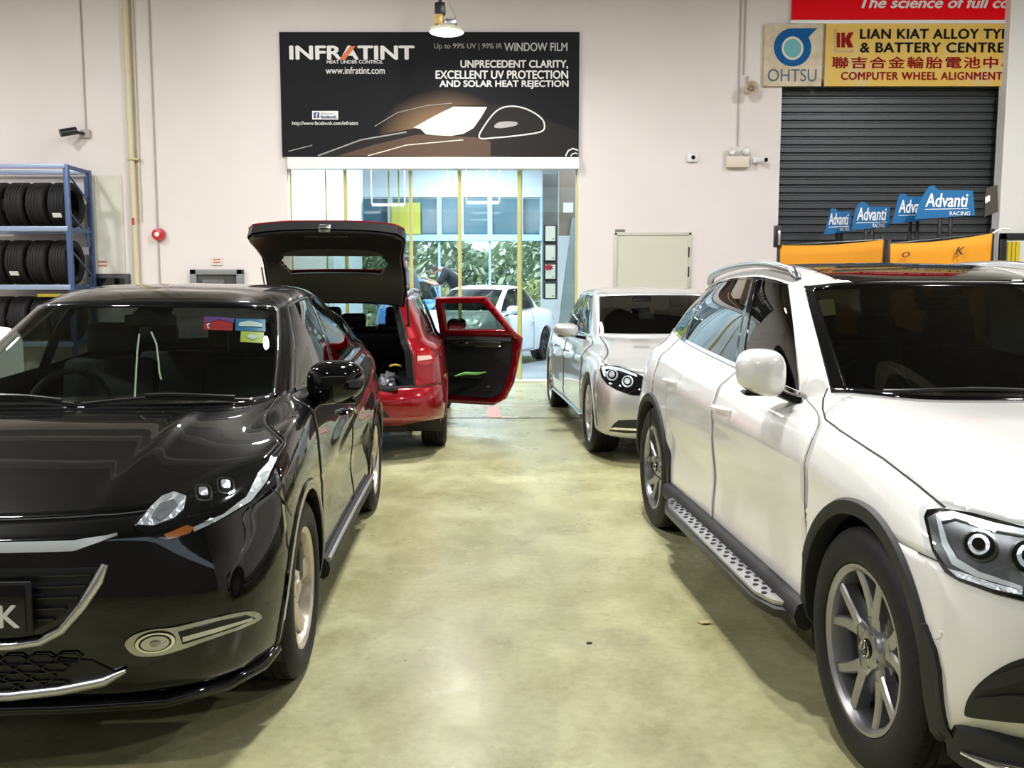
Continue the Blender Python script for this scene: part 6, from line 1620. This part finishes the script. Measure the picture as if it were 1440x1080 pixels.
# area lights without fixtures, added to brighten the bay
for x, y in ((-2.6, 15.6), (1.2, 15.6), (-1.5, 18.8), (1.8, 18.8), (-1, 22.2)):
    l = bpy.data.objects.new('bay_light', bpy.data.lights.new('bay_light', 'AREA')); COL.objects.link(l); l.data.shape = 'RECTANGLE'; l.data.size = 1.5; l.data.size_y = .12; l.data.energy = 280; l.data.color = (.86, .95, 1); l.location = (x, y, 4.66)
# grey column with certificates
struct(wbx('bay_column', (763, 245, 785, 420), 15.0, 15.3, mat('column_grey', (.16, .17, .18), .6)))
for k, (y0, y1) in enumerate(((316, 341), (343, 368), (370, 394), (397, 421))):
    p, q = at(765, y1, 14.94), at(783, y0, 14.94)
    t = thing('framed_certificate', ['topmost framed certificate on the grey column behind the glass', 'second framed certificate from the top on the grey column', 'framed certificate with a red rosette on the grey column', 'lowest framed certificate on the grey column behind the glass'][k], 'certificate', ((p.x+q.x)/2, 14.96, p.z), 0, 'framed certificates')
    w, h = q.x-p.x, q.z-p.z; MB().box((0, 0, h/2), (w, .03, h), bev=.004).build('picture_frame', M_satin_black, t); MB().box((0, -.017, h/2), (w-.045, .006, h-.045)).build('certificate_sheet', M_paper, t)
    MB().box((w*.22, -.021, h*.2), (.03, .003, .025)).build('seal', M_pg, t)
    if k == 2:
        st_ = [(.085*(1 if i % 2 else .55)*math.cos(i*PI/8), .06*(1 if i % 2 else .55)*math.sin(i*PI/8)) for i in range(16)]
        MB().prism(st_, lambda a_, b_: (a_-.03, -.022, h*.76+b_), lambda a_, b_: (a_-.03, -.034, h*.76+b_)).build('rosette', mat('rosette_red', (.45, .02, .04), .5), t)
# things behind the right edge of the glass
struct(wbx('bay_pier', (786, 240, 830, 330), 15.6, 15.9, mat('pier_brown', (.22, .18, .15), .7)))
p = at(800, 345, 15.5); o = MB().box((p.x, 15.55, p.z/2), (.28, .05, p.z+.9), Matrix.Rotation(R(7), 3, 'Y')).build('leaning_panel', mat('panel_teal', (.26, .32, .33), .3, 0, .3)); tag(o, 'grey-green sheet leaning behind the right end of the glass', 'panel')
o = wbx('paper_sheet', (792, 285, 806, 299), 15.585, 15.60, M_paper); tag(o, 'white paper fixed behind the glass near its right end', 'paper')
# hedge, shrubs and ground outside
struct(MB().box((0, 34, -.06), (60, 20, .1)).build('ground_outside', mat('outside_ground', (.45, .45, .42), .9), None, 0))
def leaves(name, x0, x1, y0, y1, z0, z1, n, s, cols, label, cat):
    rnd = random.Random(5); v = []; f = []
    for i in range(n):
        c = Vector((rnd.uniform(x0, x1), rnd.uniform(y0, y1), 0)); c.z = z0+(z1-z0)*rnd.random()**.8*(.8+.2*math.sin(c.x*1.7)); d = Vector((rnd.gauss(0, 1), rnd.gauss(0, 1), rnd.gauss(0, 1))).normalized(); e = d.orthogonal().normalized(); g = d.cross(e); k = s*rnd.uniform(.6, 1.3); b_ = len(v)
        v += [c-e*k, c+g*k*.45, c+e*k, c-g*k*.45]; f.append((b_, b_+1, b_+2, b_+3))
    o = link_mesh(name, v, f, cols, None, 0); o['kind'] = 'stuff'; o['label'] = label; o['category'] = cat; return o
leaves('hedge_foliage', -6, 4.5, 27.5, 29.5, 0, 4.2, 9000, .17, mat('hedge_green', (.42, .56, .40), .6, noise=(1.2, (.58, .70, .54), .35, .65)), 'tall green hedge outside the bay windows', 'hedge')
leaves('shrub_foliage', -4, 4.5, 25.6, 26.4, 0, 1.75, 3500, .12, mat('shrub_yellow', (.62, .60, .26), .6, noise=(1.5, (.46, .56, .28), .35, .65)), 'low yellow-green shrubs outside the bay windows', 'shrubs')

# ================================================================ people in the bay
def person(label, loc, rotz, bones, skin_r, shirt, trousers, hair, head, look):
    """one skinned body; bones: name -> (x,y,z); shirt, trousers and hair are its children"""
    t = thing('person', label, 'person', loc, rotz)
    J = bones; E = [('pelvis', 'waist'), ('waist', 'chest'), ('chest', 'neck'), ('neck', 'head'), ('chest', 'shoL'), ('shoL', 'elbL'), ('elbL', 'hanL'), ('chest', 'shoR'), ('shoR', 'elbR'), ('elbR', 'hanR'), ('pelvis', 'hipL'), ('hipL', 'kneL'), ('kneL', 'ankL'), ('ankL', 'toeL'), ('pelvis', 'hipR'), ('hipR', 'kneR'), ('kneR', 'ankR'), ('ankR', 'toeR')]
    rad = dict(pelvis=.15, waist=.14, chest=.165, neck=.055, head=.05, sho=.075, elb=.048, han=.034, hip=.10, kne=.062, ank=.045, toe=.035)
    for side in 'LR':
        h, e = Vector(J['han'+side]), Vector(J['elb'+side]); d = (h-e).normalized(); o_ = d.orthogonal().normalized()
        for k in range(4):
            J['f%d%s' % (k, side)] = tuple(h+d*(.10+.01*(k in (1, 2)))+o_*(.018*(k-1.5))); E.append(('han'+side, 'f%d%s' % (k, side))); rad['f%d' % k] = .009
        J['th'+side] = tuple(h+d*.05+o_*.05); E.append(('han'+side, 'th'+side)); rad['th'] = .010
    names = list(J)
    def grow(name, edges, k, m):
        use = sorted({a for e in edges for a in e}, key=names.index); me = bpy.data.meshes.new(name); me.from_pydata([J[n_] for n_ in use], [(use.index(a), use.index(b)) for a, b in edges], [])
        o = bpy.data.objects.new(name, me); COL.objects.link(o); o.modifiers.new('k', 'SKIN'); sv = me.skin_vertices[0].data
        for i, n_ in enumerate(use): r = rad.get(n_, rad.get(n_[:-1], .05))*k; sv[i].radius = (r, r)
        sv[0].use_root = True; s = o.modifiers.new('s', 'SUBSURF'); s.levels = s.render_levels = 2
        bpy.context.view_layer.update(); m2 = bpy.data.meshes.new_from_object(o.evaluated_get(bpy.context.evaluated_depsgraph_get())); bpy.data.objects.remove(o)
        m2.materials.clear(); return finish(name, m2, m, t, 60)
    sk = mat('skin', (.42, .26, .19), .5)
    grow('body', E, 1, sk)
    grow('shirt', [('pelvis', 'waist'), ('waist', 'chest'), ('chest', 'neck'), ('chest', 'shoL'), ('shoL', 'elbL'), ('chest', 'shoR'), ('shoR', 'elbR')], 1.3, shirt)
    grow('trousers', [e for e in E if e[0] in ('pelvis', 'hipL', 'hipR', 'kneL', 'kneR') and e[1] not in ('waist',)], 1.2, trousers)
    hc = Vector(J['head'])+(Vector(J['head'])-Vector(J['neck'])).normalized()*.07; lk = Vector(look).normalized()
    up = (Vector(J['head'])-Vector(J['neck'])).normalized(); up = (up-lk*up.dot(lk)).normalized(); sd = up.cross(lk); rot = Matrix((sd, lk, up)).transposed()
    m = MB(); bm = bmesh.new(); bmesh.ops.create_uvsphere(bm, u_segments=20, v_segments=16, radius=1)
    for v in bm.verts: v.co = Vector((v.co.x*.075*(1-.18*max(0, -v.co.z)), v.co.y*.095, v.co.z*.115))
    m.bm(bm, Matrix.Translation(hc) @ rot.to_4x4()); m.sphere(hc+rot @ Vector((0, .10, -.01)), .016, 8, (1, 1.3, 1.4)); m.sphere(hc+rot @ Vector((.076, -.005, -.005)), .022, 8, (.4, .8, 1.3)); m.sphere(hc+rot @ Vector((-.076, -.005, -.005)), .022, 8, (.4, .8, 1.3)); m.build('head', sk, t, 60)
    for sx in (.03, -.03): MB().sphere(hc+rot @ Vector((sx, .088, .015)), .010, 8).build('eye', M_gloss_black, t)
    MB().box(hc+rot @ Vector((0, .088, -.055)), (.04, .008, .008), rot).build('mouth', mat('lips', (.30, .12, .10), .5), t)
    bm = bmesh.new(); bmesh.ops.create_uvsphere(bm, u_segments=20, v_segments=16, radius=1)
    for v in bm.verts: v.co = Vector((v.co.x*.084, v.co.y*.102-.012, v.co.z*.108+.022))
    bmesh.ops.delete(bm, geom=[v for v in bm.verts if v.co.y > .045 and v.co.z < .06 or v.co.z < -.05], context='VERTS')
    MB().bm(bm, Matrix.Translation(hc) @ rot.to_4x4()).build('hair', hair, t, 60)
    for side in 'LR':
        a_, b_ = Vector(J['ank'+side]), Vector(J['toe'+side]); MB().tube([a_+Vector((0, 0, -.01)), (a_+b_)/2+Vector((0, 0, .0)), b_, b_+(b_-a_)*.2], [.05, .05, .045, .02], 10, flat=.8).build('shoe', M_satin_black, t)
    return t
blk = mat('black_shirt', (.012, .016, .022), .8); den = mat('dark_trousers', (.03, .035, .05), .85); hr = mat('dark_hair', (.012, .010, .010), .6)
bent = dict(pelvis=(-.12, 0, .95), waist=(-.06, 0, 1.14), chest=(.12, 0, 1.38), neck=(.28, 0, 1.45), head=(.36, 0, 1.43), shoL=(.16, .19, 1.38), elbL=(.32, .24, 1.12), hanL=(.55, .16, 1.18), shoR=(.16, -.19, 1.38), elbR=(.36, -.24, 1.14), hanR=(.60, -.14, 1.24), hipL=(-.16, .10, .92), kneL=(-.08, .11, .50), ankL=(-.14, .12, .08), toeL=(.06, .13, .045), hipR=(-.16, -.10, .92), kneR=(-.06, -.12, .50), ankR=(-.20, -.13, .08), toeR=(0, -.14, .045))
struct(MB().box((-2.0, 19.75, .17), (2.4, 1.1, .34)).build('bay_step', mat('step_grey', (.3, .3, .32), .6), None, 0))
p = at(640, 400, 19.6)
person('person in black leaning forward with an arm out, beyond the white coupe', (p.x, 19.6, .34), R(180), {k: tuple(c*1.06 for c in v) for k, v in bent.items()}, 1, blk, den, hr, None, (.8, 0, -.6))
p = at(581, 400, 20.1)
st2 = dict(pelvis=(0, 0, .95), waist=(0, 0, 1.12), chest=(.02, 0, 1.38), neck=(.05, 0, 1.53), head=(.07, 0, 1.60), shoL=(.02, .19, 1.42), elbL=(.10, .24, 1.14), hanL=(.30, .18, 1.16), shoR=(.02, -.19, 1.42), elbR=(.10, -.24, 1.14), hanR=(.30, -.16, 1.16), hipL=(0, .10, .90), kneL=(.02, .11, .48), ankL=(-.02, .11, .08), toeL=(.17, .13, .045), hipR=(0, -.10, .90), kneR=(.02, -.11, .48), ankR=(-.02, -.11, .08), toeR=(.17, -.13, .045))
person('dark-haired person standing beyond the red car, mostly hidden by its tailgate', (p.x, 20.1, .34), R(180), st2, 1, mat('grey_shirt', (.08, .09, .11), .8), den, hr, None, (1, 0, -.3))
# ================================================================ the cars
build_crossover(); build_suv(); build_limo(); build_coupe(); build_blue()
red, MR, MD, dp, rnet = build_red()
# things left in the red car
c = MD @ dp(3.35, 9.45, .175); m = MB(); m.tube([c+Vector((-.16, 0, -.01)), c+Vector((-.06, -.02, .02)), c+Vector((.06, -.02, .015)), c+Vector((.16, 0, .03))], [.012, .028, .03, .012], 10, flat=.6)
tag(m.build('green_cloth', mat('green_cloth', (.16, .42, .10), .7)), 'green cloth lying in the pocket of the open red door', 'cloth')
zf = rnet.pt(3.85, 15).z-.085
rnd = random.Random(3); c = MR @ Vector((-3.28, -.40, zf+.10)); bm = bmesh.new(); bmesh.ops.create_icosphere(bm, subdivisions=3, radius=.085)
for v in bm.verts: v.co *= 1+rnd.uniform(-.22, .2)
tag(MB().bm(bm, Matrix.Translation(c)).build('crumpled_bag', mat('bag_film', (.30, .31, .33), .2, .3), None, 0), 'crumpled shiny bag on the boot floor of the red car', 'bag')
c = MR @ Vector((-3.40, -.47, .80)); tag(MB().tube([c+Vector((-.05, 0, .0)), c+Vector((0, -.01, .012)), c+Vector((.05, 0, .0))], .016, 8, flat=.7).build('yellow_strap', mat('strap_yellow', (.70, .48, .04), .6)), 'short yellow strap at the edge of the red boot opening', 'strap')

# scraps on the floor
for k, (px, py, sz, lab) in enumerate(((992, 877, .022, 'tan scrap lying on the concrete floor beside the white SUV'), (828, 905, .010, 'dark crumb on the open concrete floor, beyond the tan scrap'))):
    a_ = (py-540)/FPX+0; ang = math.atan(a_)+PITCH; Y = CAM_H/math.tan(ang); p = at(px, py, Y); rnd = random.Random(k); bm = bmesh.new(); bmesh.ops.create_icosphere(bm, subdivisions=2, radius=sz)
    for v in bm.verts: v.co = Vector((v.co.x*1.3, v.co.y*.8, v.co.z*.3))*(1+rnd.uniform(-.3, .3))
    o = MB().bm(bm, Matrix.Translation((0, 0, sz*.25))).build('floor_scrap', mat('scrap_tan', (.34, .27, .12), .8) if k == 0 else M_rubber); o.location = (p.x, Y, 0); tag(o, lab.replace(', beyond the tan scrap', ', smaller than the tan scrap'), 'scrap')
